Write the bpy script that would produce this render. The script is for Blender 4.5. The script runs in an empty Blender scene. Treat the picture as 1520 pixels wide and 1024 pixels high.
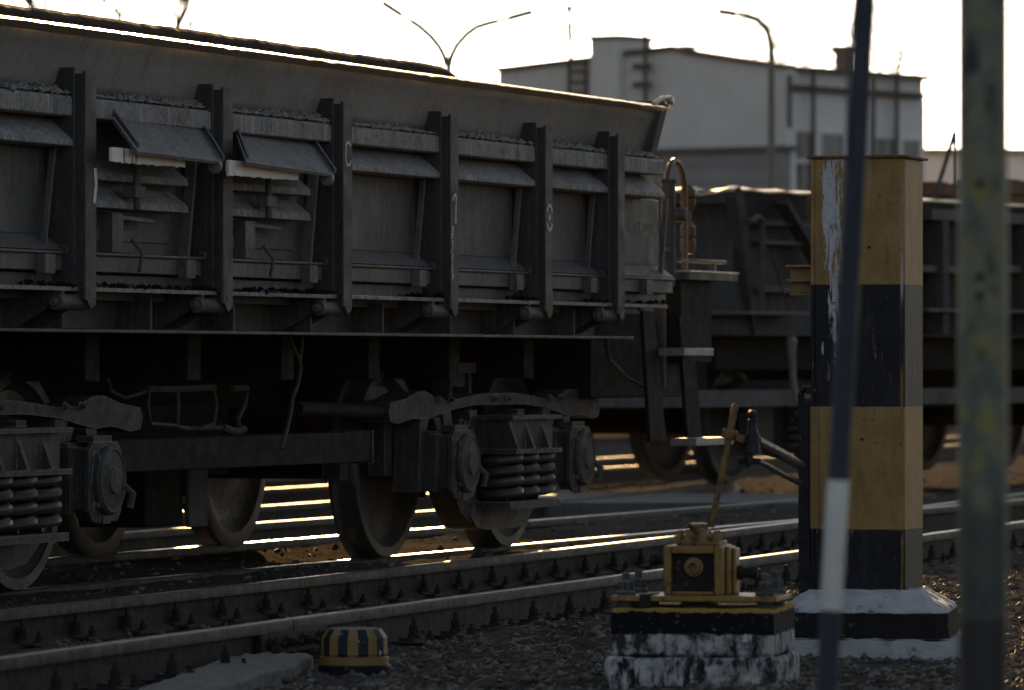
import bpy, bmesh, math, random
import numpy as np
from mathutils import Vector, Matrix

random.seed(7)
rng = np.random.default_rng(7)
R = math.radians
sc = bpy.context.scene
col = sc.collection

# ------------------------------------------------------------------ camera
F = 8700.0                      # focal length in photo pixels
CX, CY = 760.0, 538.0           # principal column, horizon row
RH = 0.16                       # rail head height over the ground
ZC = RH + 0.98                  # eye height
cam = bpy.data.cameras.new('camera')
cam.sensor_width = 36.0
cam.lens = F / 1520 * 36
cam.shift_y = 26 / 1520
cam.clip_start = 0.5
cam.clip_end = 8000
cam.dof.use_dof = True
cam.dof.focus_distance = 25.5
cam.dof.aperture_fstop = 5.8
co = bpy.data.objects.new('camera', cam)
co.location = (0, 0, ZC)
co.rotation_euler = (R(90), 0, 0)
col.objects.link(co)
sc.camera = co

# ------------------------------------------------------------------ light
SUN_EL, SUN_AZ = 9.3, -2.5       # degrees; azimuth from +Y towards +X
w = bpy.data.worlds.new('World')
sc.world = w
w.use_nodes = True
nt = w.node_tree
sky = nt.nodes.new('ShaderNodeTexSky')
sky.sky_type = 'NISHITA'
sky.sun_disc = False
sky.sun_elevation = R(SUN_EL)
sky.sun_rotation = R(SUN_AZ)
sky.air_density = 1.0
sky.dust_density = 1.2
sky.ozone_density = 2.0
bg = nt.nodes['Background']
bg.inputs['Strength'].default_value = 0.05
hs = nt.nodes.new('ShaderNodeHueSaturation')           # thin even overcast veil takes most of the sky's colour
hs.inputs['Saturation'].default_value = 0.5
nt.links.new(sky.outputs['Color'], hs.inputs['Color'])
nt.links.new(hs.outputs['Color'], bg.inputs['Color'])
sun = bpy.data.lights.new('sun', 'SUN')
sun.energy = 5.0
sun.angle = R(0.5)
sun.color = (1.0, 0.60, 0.24)
so = bpy.data.objects.new('sun', sun)
d = Vector((math.sin(R(SUN_AZ)) * math.cos(R(SUN_EL)), math.cos(R(SUN_AZ)) * math.cos(R(SUN_EL)), math.sin(R(SUN_EL))))
so.rotation_euler = d.to_track_quat('Z', 'Y').to_euler()
so.location = (0, 0, 30)
col.objects.link(so)
sc.view_settings.view_transform = 'Standard'
sc.view_settings.look = 'None'
sc.view_settings.gamma = 1
sc.view_settings.exposure = 1.6
sc.cycles.max_bounces = 6

# ------------------------------------------------------------------ photo geometry helpers
def Wp(px, py, Y):
    return ((px - CX) / F * Y, Y, ZC - (py - CY) / F * Y)

def G(px, py, z=0.0):
    Y = F * (ZC - z) / (py - CY)
    return ((px - CX) / F * Y, Y)

class Frame:
    """A ground frame: u runs along theta (from +Y towards +X), w is 90 degrees to its left."""
    def __init__(s, O, theta):
        s.O = np.array(O, float); s.th = theta
        s.ux = np.array([math.sin(theta), math.cos(theta)])
        s.wn = np.array([-math.cos(theta), math.sin(theta)])
        s.rot = math.atan2(s.ux[1], s.ux[0])
    def S(s, px, py, w):
        a = (px - CX) / F
        Y = (w + s.O @ s.wn) / (a * s.wn[0] + s.wn[1])
        return float((np.array([a * Y, Y]) - s.O) @ s.ux), ZC - (py - CY) / F * Y
    def T(s, px, py, u):
        a = (px - CX) / F
        Y = (u + s.O @ s.ux) / (a * s.ux[0] + s.ux[1])
        return float((np.array([a * Y, Y]) - s.O) @ s.wn), ZC - (py - CY) / F * Y

# ------------------------------------------------------------------ mesh helpers
class MB:
    def __init__(s):
        s.v = []; s.f = []; s.m = []
    def add(s, vs, fs, mi=0):
        o = len(s.v)
        s.v += [tuple(map(float, p)) for p in vs]
        s.f += [tuple(i + o for i in f) for f in fs]
        s.m += [mi] * len(fs)
        return s
    def box(s, x0, x1, y0, y1, z0, z1, mi=0):
        vs = [(x, y, z) for z in (z0, z1) for y in (y0, y1) for x in (x0, x1)]
        return s.add(vs, [(0, 2, 3, 1), (4, 5, 7, 6), (0, 1, 5, 4), (2, 6, 7, 3), (0, 4, 6, 2), (1, 3, 7, 5)], mi)
    def obb(s, c, ax, mi=0):
        c = np.array(c, float); a = [np.array(x, float) for x in ax]
        vs = [c + i * a[0] + j * a[1] + k * a[2] for k in (-1, 1) for j in (-1, 1) for i in (-1, 1)]
        return s.add(vs, [(0, 2, 3, 1), (4, 5, 7, 6), (0, 1, 5, 4), (2, 6, 7, 3), (0, 4, 6, 2), (1, 3, 7, 5)], mi)
    def bar(s, p0, p1, a, b, up=(0, 0, 1), mi=0):
        p0 = Vector(p0); p1 = Vector(p1); t = (p1 - p0); L = t.length; t.normalize()
        up = Vector(up)
        if abs(t.dot(up)) > .98: up = Vector((0, 1, 0)) if abs(t.y) < .9 else Vector((1, 0, 0))
        x = t.cross(up).normalized(); y = x.cross(t).normalized()
        return s.obb((p0 + p1) / 2, (x * a / 2, y * b / 2, t * L / 2), mi)
    def prism(s, poly, axis, a0, a1, mi=0):
        n = len(poly)
        def P(p, a):
            return {'x': (a, p[0], p[1]), 'y': (p[0], a, p[1]), 'z': (p[0], p[1], a)}[axis]
        vs = [P(p, a0) for p in poly] + [P(p, a1) for p in poly]
        fs = [tuple(range(n))[::-1], tuple(range(n, 2 * n))]
        fs += [(i, (i + 1) % n, (i + 1) % n + n, i + n) for i in range(n)]
        return s.add(vs, fs, mi)
    def tube(s, pts, r, n=8, mi=0):
        pts = [Vector(p) for p in pts]; m = len(pts)
        rr = r if isinstance(r, (list, tuple)) else [r] * m
        vs = []; x = None
        for i, p in enumerate(pts):
            t = (pts[min(i + 1, m - 1)] - pts[max(i - 1, 0)]).normalized()
            if x is None:
                x = t.cross(Vector((0, 0, 1)) if abs(t.z) < .9 else Vector((0, 1, 0))).normalized()
            else:
                x = (x - t * x.dot(t)).normalized()
            y = t.cross(x)
            for k in range(n):
                a = 2 * math.pi * k / n
                vs.append(p + (x * math.cos(a) + y * math.sin(a)) * rr[i])
        fs = [tuple(range(n))[::-1], tuple(range((m - 1) * n, m * n))]
        for i in range(m - 1):
            for k in range(n):
                fs.append((i * n + k, i * n + (k + 1) % n, (i + 1) * n + (k + 1) % n, (i + 1) * n + k))
        return s.add(vs, fs, mi)
    def lathe(s, prof, c, axis=(0, 0, 1), n=24, mi=0, mf=None, ph=0.0):
        t = Vector(axis).normalized(); c = Vector(c)
        x = t.cross(Vector((0, 0, 1)) if abs(t.z) < .9 else Vector((0, 1, 0))).normalized(); y = t.cross(x)
        vs = []
        for r, h in prof:
            for k in range(n):
                a = 2 * math.pi * k / n + ph
                vs.append(c + t * h + (x * math.cos(a) + y * math.sin(a)) * max(r, 1e-4))
        m = len(prof); o = len(s.v)
        s.v += [tuple(p) for p in vs]
        s.f.append(tuple(o + k for k in range(n))[::-1]); s.m.append(mi)
        s.f.append(tuple(o + (m - 1) * n + k for k in range(n))); s.m.append(mi)
        for i in range(m - 1):
            for k in range(n):
                s.f.append((o + i * n + k, o + i * n + (k + 1) % n, o + (i + 1) * n + (k + 1) % n, o + (i + 1) * n + k))
                s.m.append(mf(i, k) if mf else mi)
        return s
    def cyl(s, p0, p1, r, n=12, mi=0):
        return s.tube([p0, p1], r, n, mi)
    def bolt(s, c, axis, r, h, mi=0):
        t = Vector(axis).normalized(); c = Vector(c)
        s.lathe([(r * 1.5, 0), (r * 1.5, h * .18)], c, t, 14, mi)
        s.lathe([(r * 1.15, h * .18), (r * 1.15, h * .62)], c, t, 6, mi)
        s.lathe([(r * .6, h * .62), (r * .6, h * .95), (r * .45, h)], c, t, 10, mi)
        return s
    def build(s, name, mats, parent=None, bevel=0.0, ang=32, seg=2):
        me = bpy.data.meshes.new(name)
        me.from_pydata(s.v, [], s.f)
        bm = bmesh.new(); bm.from_mesh(me)
        bm.faces.ensure_lookup_table()
        for fc, mi in zip(bm.faces, s.m): fc.material_index = mi
        bmesh.ops.recalc_face_normals(bm, faces=bm.faces[:])
        bm.to_mesh(me); bm.free()
        for m in (mats if isinstance(mats, (list, tuple)) else [mats]): me.materials.append(m)
        me.shade_smooth(); me.set_sharp_from_angle(angle=R(ang))
        o = bpy.data.objects.new(name, me); col.objects.link(o)
        if parent: o.parent = parent
        if bevel:
            b = o.modifiers.new('bevel', 'BEVEL'); b.width = bevel; b.segments = seg; b.limit_method = 'ANGLE'; b.angle_limit = R(40)
        return o

def empty(name, loc, rz, label, cat, group=None):
    o = bpy.data.objects.new(name, None); col.objects.link(o)
    o.empty_display_size = .2
    o.location = loc; o.rotation_euler = (0, 0, rz)
    return tag(o, label, cat, group)

def tag(o, label=None, cat=None, group=None, kind=None):
    if label: o['label'] = label
    if cat: o['category'] = cat
    if group: o['group'] = group
    if kind: o['kind'] = kind
    return o

def dup(o, parent, loc=None, kids=True):
    c = o.copy(); col.objects.link(c); c.parent = parent
    if loc is not None: c.location = loc
    if kids:
        for ch in list(o.children): dup(ch, c)
    return c

# ------------------------------------------------------------------ materials
def nodes(name):
    m = bpy.data.materials.new(name); m.use_nodes = True
    return m, m.node_tree, m.node_tree.nodes['Principled BSDF']

def N(t, kind, **kw):
    n = t.nodes.new(kind)
    for k, v in kw.items():
        if k in n.inputs: n.inputs[k].default_value = v
        else: setattr(n, k, v)
    return n

def noise(t, vec, scale, detail=6, rough=.6, lo=.35, hi=.65, dist=0.0):
    n = N(t, 'ShaderNodeTexNoise', Scale=scale, Detail=detail, Roughness=rough, Distortion=dist)
    if vec: t.links.new(vec, n.inputs['Vector'])
    r = N(t, 'ShaderNodeMapRange'); r.inputs[1].default_value = lo; r.inputs[2].default_value = hi
    t.links.new(n.outputs['Fac'], r.inputs[0])
    return r.outputs[0]

def mapping(t, scale=(1, 1, 1)):
    tc = N(t, 'ShaderNodeTexCoord'); mp = N(t, 'ShaderNodeMapping'); mp.inputs['Scale'].default_value = scale
    t.links.new(tc.outputs['Object'], mp.inputs['Vector'])
    return mp.outputs['Vector']

def mixc(t, fac, a, b):
    m = N(t, 'ShaderNodeMix'); m.data_type = 'RGBA'
    for v, i in ((fac, 0), (a, 6), (b, 7)):
        if isinstance(v, (int, float)): m.inputs[i].default_value = v
        elif isinstance(v, tuple): m.inputs[i].default_value = (*v, 1)
        else: t.links.new(v, m.inputs[i])
    return m.outputs[2]

def math_(t, op, a, b=0.0):
    m = N(t, 'ShaderNodeMath', operation=op)
    for i, v in enumerate((a, b)):
        if isinstance(v, (int, float)): m.inputs[i].default_value = v
        else: t.links.new(v, m.inputs[i])
    return m.outputs[0]

def grime(name, c1, c2, c3=None, rough=.6, metal=0.0, scale=6, streak=True, bump=.25, bscale=60, bdist=.004, spec=.5, dust=None, dustamt=.7, s3=(.55, .7), rvar=.12, grain=0.0, edge=None, rust=0.0, dark=1.0):
    """c1/c2 by cloudy noise, c3 by running streaks and spots, dust on faces that look up."""
    m, t, p = nodes(name)
    c1, c2, c3, edge, dust = [tuple(x * dark for x in q) if q else q for q in (c1, c2, c3, edge, dust)]
    v = mapping(t)
    c = mixc(t, noise(t, v, scale, lo=.32, hi=.68), c1, c2)
    if rust:
        c = mixc(t, math_(t, 'MULTIPLY', noise(t, mapping(t, (1, 1, .55)), scale * 1.7, 9, .72, .50, .68, .6), rust), c, (c2[0] * 1.05 + .012, c2[1] * .74 + .004, c2[2] * .52))
        c = mixc(t, math_(t, 'MULTIPLY', noise(t, mapping(t, (1, 1, .4)), scale * .6, 5, .6, .48, .66), .6), c, tuple(x * .55 for x in c1))
    if c3:
        vs = mapping(t, (9, 9, .9)) if streak else v
        c = mixc(t, noise(t, vs, 1.6 if streak else scale * 2.3, 8, .7, s3[0], s3[1]), c, c3)
    if dust:
        g = N(t, 'ShaderNodeNewGeometry'); sx = N(t, 'ShaderNodeSeparateXYZ'); t.links.new(g.outputs['True Normal'], sx.inputs[0])
        up = N(t, 'ShaderNodeMapRange'); up.inputs[1].default_value = .35; up.inputs[2].default_value = .9; up.inputs[4].default_value = dustamt
        t.links.new(sx.outputs['Z'], up.inputs[0])
        up = math_(t, 'MULTIPLY', up.outputs[0], noise(t, v, 9, 6, .65, .3, .6))
        c = mixc(t, up, c, dust)
    if grain:
        c = mixc(t, math_(t, 'MULTIPLY', noise(t, mapping(t, (30, 30, 2.2)), 2.6, 8, .75, .50, .64), grain * .9), c, tuple(x * .40 for x in c1))
        gv = noise(t, mapping(t, (1, 1, .35)) if streak else v, 120, 4, .75, .40, .68)
        c = mixc(t, math_(t, 'MULTIPLY', gv, grain), c, tuple(min(1, x * 2.4 + .02) for x in c2))
        c = mixc(t, math_(t, 'MULTIPLY', noise(t, v, 7, 8, .75, .52, .70), grain * 1.2), c, tuple(x * .45 for x in c1))
        c = mixc(t, math_(t, 'MULTIPLY', noise(t, mapping(t, (26, 26, 1.1)), 1.7, 7, .7, .54, .66), grain), c, tuple(min(1, x * 2.6 + .02) for x in c2))
    if edge:
        bv = N(t, 'ShaderNodeBevel', samples=4); bv.inputs['Radius'].default_value = .010
        g2 = N(t, 'ShaderNodeNewGeometry'); dt = N(t, 'ShaderNodeVectorMath', operation='DOT_PRODUCT')
        t.links.new(bv.outputs[0], dt.inputs[0]); t.links.new(g2.outputs['True Normal'], dt.inputs[1])
        er = N(t, 'ShaderNodeMapRange'); er.inputs[1].default_value = .985; er.inputs[2].default_value = .80; t.links.new(dt.outputs['Value'], er.inputs[0])
        c = mixc(t, math_(t, 'MULTIPLY', er.outputs[0], noise(t, v, 17, 6, .7, .36, .60)), c, edge)
    t.links.new(c, p.inputs['Base Color'])
    p.inputs['Metallic'].default_value = metal
    p.inputs['Specular IOR Level'].default_value = spec
    rr = N(t, 'ShaderNodeMapRange'); rr.inputs[3].default_value = max(rough - rvar, .03); rr.inputs[4].default_value = min(rough + rvar, 1)
    t.links.new(noise(t, v, scale * 3, 5, .6, .3, .7), rr.inputs[0]); t.links.new(rr.outputs[0], p.inputs['Roughness'])
    if bump:
        b = N(t, 'ShaderNodeBump', Strength=bump, Distance=bdist)
        n = N(t, 'ShaderNodeTexNoise', Scale=bscale, Detail=8, Roughness=.7); t.links.new(v, n.inputs['Vector'])
        n2 = N(t, 'ShaderNodeTexNoise', Scale=bscale / 9, Detail=3); t.links.new(v, n2.inputs['Vector'])
        t.links.new(math_(t, 'ADD', n.outputs['Fac'], math_(t, 'MULTIPLY', n2.outputs['Fac'], 1.5)), b.inputs['Height'])
        t.links.new(b.outputs['Normal'], p.inputs['Normal'])
    return m

M = {}
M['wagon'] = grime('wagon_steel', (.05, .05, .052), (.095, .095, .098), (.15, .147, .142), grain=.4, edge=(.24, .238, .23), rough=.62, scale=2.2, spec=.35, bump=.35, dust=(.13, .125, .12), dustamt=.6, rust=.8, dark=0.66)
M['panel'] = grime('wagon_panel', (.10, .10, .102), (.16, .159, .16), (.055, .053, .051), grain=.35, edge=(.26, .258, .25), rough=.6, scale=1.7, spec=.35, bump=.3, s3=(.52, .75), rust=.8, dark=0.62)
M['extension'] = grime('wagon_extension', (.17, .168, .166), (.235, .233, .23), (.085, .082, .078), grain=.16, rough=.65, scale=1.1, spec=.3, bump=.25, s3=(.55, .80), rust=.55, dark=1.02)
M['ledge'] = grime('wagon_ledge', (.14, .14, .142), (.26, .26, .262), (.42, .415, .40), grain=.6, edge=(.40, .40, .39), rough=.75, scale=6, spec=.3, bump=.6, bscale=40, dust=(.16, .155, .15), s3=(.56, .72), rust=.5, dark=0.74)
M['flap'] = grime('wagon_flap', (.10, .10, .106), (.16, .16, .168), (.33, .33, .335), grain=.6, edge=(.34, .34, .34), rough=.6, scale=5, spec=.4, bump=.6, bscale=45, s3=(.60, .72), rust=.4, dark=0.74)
M['post_steel'] = grime('wagon_post', (.042, .042, .045), (.070, .070, .075), (.125, .123, .12), grain=.35, edge=(.22, .218, .21), rough=.6, scale=3, spec=.35, bump=.25, s3=(.6, .8), rust=.7, dark=0.56)
M['rim'] = grime('gold_tinted_rim', (.34, .29, .22), (.52, .44, .34), None, rough=.40, metal=.5, scale=8, bump=.25, bscale=30, bdist=.006)  # warm base colour adds gold to the sunlit rim
M['under'] = grime('underframe', (.012, .012, .012), (.022, .021, .020), (.04, .037, .033), rough=.8, scale=5, spec=.2, bump=.3, s3=(.6, .8), dark=.65)
M['cast'] = grime('cast_steel', (.034, .034, .036), (.072, .072, .075), (.15, .148, .145), grain=.5, edge=(.60, .60, .60), rough=.65, scale=7, spec=.35, streak=False, bump=.8, bscale=70, bdist=.006, dust=(.20, .198, .195), s3=(.55, .75), rust=.6, dark=0.48)
M['spring'] = grime('spring_steel', (.05, .05, .053), (.10, .10, .103), (.17, .17, .17), grain=.4, rough=.5, scale=9, streak=False, bump=.2, rust=.5, dark=0.4)
M['wheel'] = grime('wheel_steel', (.035, .035, .036), (.065, .064, .063), (.11, .105, .10), grain=.4, rough=.6, metal=.0, scale=6, streak=False, bump=.3, rust=.5, dark=.60)
M['tread'] = grime('wheel_tread', (.06, .06, .06), (.1, .1, .1), None, rough=.4, metal=.6, scale=6, bump=.1)
M['rail_head'] = grime('rail_head', (.15, .147, .145), (.24, .236, .23), (.07, .066, .06), rough=.40, metal=0.5, spec=.4, scale=5, streak=False, bump=.2, bscale=90, bdist=.002, s3=(.6, .75), rvar=.09)
M['rail_web'] = grime('rail_web', (.022, .020, .018), (.05, .046, .042), (.075, .065, .055), rough=.75, scale=8, spec=.25, bump=.5, rust=.6, dark=.6)
M['rail_glint'] = grime('gold_tinted_rail_head', (.075, .045, .022), (.12, .075, .035), (.04, .025, .015), rough=.62, metal=.5, scale=5, spec=.15, streak=False, bump=.3)  # orange base colour turns the sun glint on the far rails gold
M['rail_side'] = grime('rail_head_side', (.030, .029, .028), (.055, .053, .052), (.085, .083, .08), rough=.65, scale=6, spec=.2, bump=.4, dark=.6)
M['bolt'] = grime('rusty_bolt', (.016, .014, .013), (.035, .031, .028), (.06, .05, .04), rough=.75, scale=20, spec=.25, streak=False, bump=.4, dark=.6)
M['sleeper'] = grime('sleeper_wood', (.022, .020, .018), (.05, .046, .042), (.08, .077, .07), rough=.85, scale=12, spec=.2, bump=.8)
M['pipe'] = grime('brown_pipe', (.10, .055, .028), (.16, .09, .045), (.04, .03, .025), rough=.45, scale=10, streak=False, bump=.2, dark=.6)
M['hose'] = grime('hose_rubber', (.05, .045, .04), (.1, .09, .08), None, rough=.7, scale=10, bump=.2, dark=.6)
M['step'] = grime('worn_step', (.16, .16, .165), (.28, .28, .29), (.08, .08, .08), rough=.5, metal=.3, scale=12, streak=False, bump=.4)
M['white'] = grime('old_white_paint', (.80, .79, .76), (.88, .87, .84), (.06, .05, .042), rough=.7, scale=14, bump=.4, s3=(.60, .64))
M['chalk'] = grime('white_marking', (.45, .45, .45), (.7, .7, .7), (.2, .2, .2), rough=.8, scale=30, streak=False, bump=.2)
M['rusty'] = grime('rusty_iron', (.10, .05, .025), (.17, .085, .04), (.05, .035, .025), rough=.8, scale=9, streak=False, bump=.6)
M['palepaint'] = grime('pale_blue_paint', (.20, .21, .24), (.30, .31, .34), (.1, .1, .1), rough=.55, scale=6, bump=.2)
M['coal'] = grime('ore', (.012, .010, .008), (.03, .024, .018), (.045, .036, .026), spec=.05, rough=.9, scale=9, streak=False, bump=1.0, bscale=40, bdist=.02)
M['yellow'] = grime('yellow_paint', (.17, .10, .027), (.25, .15, .043), (.03, .022, .015), grain=.15, edge=(.02, .016, .012), rough=.5, spec=.3, scale=9, streak=False, bump=.6, bscale=50, s3=(.56, .64))
M['navy'] = grime('navy_paint', (.008, .010, .017), (.014, .017, .027), (.10, .085, .05), rough=.5, spec=.25, scale=9, bump=.3, s3=(.66, .72))
M['whitewash'] = grime('whitewashed_concrete', (.34, .35, .37), (.52, .53, .55), (.07, .068, .065), rough=.85, scale=7, streak=False, bump=.9, bscale=45, bdist=.01, s3=(.56, .74), dark=0.72)
M['dirtywash'] = grime('dirty_whitewash', (.20, .205, .21), (.42, .43, .44), (.012, .012, .013), rough=.85, scale=9, bump=.9, bscale=45, bdist=.01, s3=(.44, .56))
M['concrete'] = grime('weathered_concrete', (.10, .098, .096), (.18, .177, .174), (.05, .049, .046), rough=.88, scale=14, streak=False, bump=1.0, bscale=60, bdist=.01, s3=(.5, .75))
M['wagon_dark'] = grime('dark_wagon_steel', (.022, .022, .023), (.045, .045, .047), (.08, .078, .075), grain=.3, rough=.7, scale=2, spec=.25, bump=.3)  # darker base steel for the wagons behind
M['kerb'] = grime('dark_concrete', (.06, .06, .065), (.10, .10, .105), (.04, .04, .04), rough=.8, scale=3, bump=.5)
M['lampgrey'] = grime('lamp_pole_grey', (.12, .125, .11), (.17, .175, .155), None, rough=.6, scale=4, bump=.1)
M['lampdark'] = grime('lamp_head_dark', (.06, .06, .065), (.10, .10, .105), None, rough=.5, scale=4, bump=.1)
M['bark'] = grime('bark', (.05, .045, .04), (.09, .08, .07), None, rough=.9, scale=8, bump=.4)
M['darkpole'] = grime('navy_pole', (.022, .030, .052), (.036, .044, .070), (.06, .065, .08), rough=.5, spec=.2, scale=10, bump=.1)
M['polewhite'] = grime('pole_white_band', (.50, .54, .55), (.62, .66, .67), (.3, .33, .35), rough=.5, scale=10, bump=.1)
M['wall'] = grime('grey_render', (.60, .585, .57), (.70, .685, .67), (.50, .485, .47), rough=.9, scale=.35, bump=.1, s3=(.5, .75))  # base lightened and warmed to stand in for distance haze
M['wallpale'] = grime('pale_render', (.66, .66, .67), (.78, .78, .79), (.55, .55, .55), rough=.9, scale=.4, bump=.1)
M['walldark'] = grime('grey_cladding', (.20, .20, .21), (.27, .27, .28), (.16, .16, .165), rough=.85, scale=.6, bump=.1)
M['roof'] = grime('roof_edge', (.07, .068, .066), (.10, .098, .095), None, rough=.8, scale=1, bump=.1)
M['ironfar'] = grime('dark_iron', (.06, .055, .05), (.09, .085, .08), None, rough=.8, scale=2, bump=.1)
M['brick'] = grime('chimney_brick', (.12, .10, .09), (.18, .15, .13), (.07, .065, .06), rough=.9, scale=3, bump=.3)
m, t, p = nodes('window_glass'); M['glass'] = m
p.inputs['Base Color'].default_value = (.10, .11, .12, 1); p.inputs['Roughness'].default_value = .15
v = mapping(t); t.links.new(mixc(t, noise(t, v, 1.2), (.09, .10, .11), (.2, .21, .22)), p.inputs['Base Color'])

# foreground post: mottled green, yellow and grey-blue coats, near-black foot
m, t, p = nodes('mottled_green_pole'); M['greenpole'] = m
v = mapping(t, (1, 1, .55)); v2 = mapping(t)
c = mixc(t, noise(t, v, 22, 4, .55, .40, .56), (.065, .088, .080), (.145, .155, .110))
c = mixc(t, noise(t, v, 34, 4, .6, .56, .64), c, (.20, .18, .035))
c = mixc(t, noise(t, v, 17, 4, .6, .58, .64), c, (.015, .022, .028))
sx = N(t, 'ShaderNodeSeparateXYZ'); t.links.new(v2, sx.inputs[0])
zz = math_(t, 'ADD', sx.outputs['Z'], math_(t, 'MULTIPLY', noise(t, v2, 25, 3, .5, 0, 1), .25))
mr = N(t, 'ShaderNodeMapRange'); mr.inputs[1].default_value = 1.04; mr.inputs[2].default_value = .96; t.links.new(zz, mr.inputs[0])
c = mixc(t, math_(t, 'MULTIPLY', mr.outputs[0], .75), c, (.022, .028, .036))
mr = N(t, 'ShaderNodeMapRange'); mr.inputs[1].default_value = .665; mr.inputs[2].default_value = .655; t.links.new(sx.outputs['Z'], mr.inputs[0])
c = mixc(t, mr.outputs[0], c, (.006, .008, .014))
t.links.new(c, p.inputs['Base Color']); p.inputs['Roughness'].default_value = .5

# striped signal column: bands by height, worn with streaks and chips, local z = height over ground
m, t, p = nodes('striped_column_paint'); M['column'] = m
v = mapping(t); vs = mapping(t, (1, 1, .13)); sx = N(t, 'ShaderNodeSeparateXYZ'); t.links.new(v, sx.inputs[0])
YC = 23.0
zb = [ZC - (y - CY) / F * YC for y in (422, 602, 784)]
def step(zv, edge):
    r = N(t, 'ShaderNodeMapRange'); r.inputs[1].default_value = edge - .0012; r.inputs[2].default_value = edge + .0012
    t.links.new(zv, r.inputs[0]); return r.outputs[0]
zw = math_(t, 'ADD', sx.outputs['Z'], math_(t, 'MULTIPLY', noise(t, v, 40, 3, .5, 0, 1), .004))
blk = math_(t, 'ADD', math_(t, 'SUBTRACT', step(zw, zb[1]), step(zw, zb[0])), math_(t, 'SUBTRACT', 1.0, step(zw, zb[2])))
yel = mixc(t, noise(t, v, 7, 5, .6), (.235, .145, .052), (.315, .20, .078))
yel = mixc(t, noise(t, vs, 38, 8, .7, .57, .70), yel, (.15, .105, .06))
yel = mixc(t, math_(t, 'MULTIPLY', noise(t, mapping(t, (1, 1, .22)), 11, 7, .7, .50, .68), .6), yel, (.13, .095, .05))
yel = mixc(t, noise(t, mapping(t, (1, 1, .3)), 60, 6, .7, .66, .70), yel, (.035, .026, .018))
nav = mixc(t, noise(t, v, 7, 5, .6), (.005, .006, .011), (.011, .013, .021))
nav = mixc(t, noise(t, vs, 55, 8, .75, .625, .65), nav, (.28, .19, .07))
nav = mixc(t, math_(t, 'MULTIPLY', noise(t, vs, 20, 8, .7, .55, .70), .5), nav, (.06, .06, .065))
c = mixc(t, blk, yel, nav)
# bare white undercoat where the front has flaked on its left third
dx = math_(t, 'ABSOLUTE', math_(t, 'ADD', sx.outputs['X'], .092))
near = N(t, 'ShaderNodeMapRange'); near.inputs[1].default_value = .115; near.inputs[2].default_value = .04; near.inputs[3].default_value = -.24; near.inputs[4].default_value = .062
t.links.new(dx, near.inputs[0])
hi = N(t, 'ShaderNodeMapRange'); hi.inputs[1].default_value = .95; hi.inputs[2].default_value = 1.75; hi.inputs[3].default_value = -.13; hi.inputs[4].default_value = .03
t.links.new(sx.outputs['Z'], hi.inputs[0])
nf = N(t, 'ShaderNodeTexNoise', Scale=30, Detail=8, Roughness=.72); t.links.new(vs, nf.inputs['Vector'])
fl = math_(t, 'ADD', math_(t, 'ADD', nf.outputs['Fac'], near.outputs[0]), hi.outputs[0])
st = N(t, 'ShaderNodeMapRange'); st.inputs[1].default_value = .555; st.inputs[2].default_value = .575; t.links.new(fl, st.inputs[0])
c = mixc(t, st.outputs[0], c, mixc(t, noise(t, v, 60), (.36, .36, .40), (.50, .50, .55)))
dx2 = math_(t, 'ABSOLUTE', math_(t, 'ADD', sx.outputs['X'], -.176))
n2_ = N(t, 'ShaderNodeMapRange'); n2_.inputs[1].default_value = .0075; n2_.inputs[2].default_value = .002; t.links.new(dx2, n2_.inputs[0])
c = mixc(t, math_(t, 'MULTIPLY', n2_.outputs[0], noise(t, mapping(t, (1, 1, .06)), 30, 6, .7, .44, .52)), c, mixc(t, noise(t, mapping(t, (1, 1, .2)), 9, 3, .5, .45, .55), (.42, .42, .44), (.20, .13, .04)))
pit = noise(t, v, 55, 4, .6, .66, .70)
c = mixc(t, pit, c, (.06, .04, .025))
t.links.new(c, p.inputs['Base Color']); p.inputs['Roughness'].default_value = .55; p.inputs['Specular IOR Level'].default_value = .2
b = N(t, 'ShaderNodeBump', Strength=.5, Distance=.003); t.links.new(math_(t, 'SUBTRACT', noise(t, v, 30, 6, .6, 0, 1), st.outputs[0]), b.inputs['Height']); t.links.new(b.outputs['Normal'], p.inputs['Normal'])

# pedestal of the points machine: painted coats with runs
m, t, p = nodes('pedestal_paint'); M['pedestal'] = m
v = mapping(t); vs = mapping(t, (1, 1, .3)); sx = N(t, 'ShaderNodeSeparateXYZ'); t.links.new(v, sx.inputs[0])
zw = math_(t, 'ADD', sx.outputs['Z'], math_(t, 'MULTIPLY', noise(t, v, 26, 5, .6, 0, 1), .03))
ww = mixc(t, noise(t, v, 12, 6, .6), (.26, .27, .285), (.46, .47, .49))
ww = mixc(t, noise(t, vs, 24, 9, .7, .48, .58), ww, (.014, .015, .018))
ww = mixc(t, noise(t, v, 8, 8, .7, .50, .60), ww, (.03, .03, .033))
c = mixc(t, step(zw, .213), ww, mixc(t, noise(t, v, 45, 8, .75, .60, .66), (.004, .005, .008), (.22, .22, .22)))
c = mixc(t, step(zw, .290), c, mixc(t, noise(t, v, 30, 6, .7, .55, .62), (.30, .19, .05), (.05, .035, .02)))
t.links.new(c, p.inputs['Base Color']); p.inputs['Roughness'].default_value = .8; p.inputs['Specular IOR Level'].default_value = .15
b = N(t, 'ShaderNodeBump', Strength=.8, Distance=.008); t.links.new(noise(t, v, 30, 8, .7, 0, 1), b.inputs['Height']); t.links.new(b.outputs['Normal'], p.inputs['Normal'])

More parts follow.
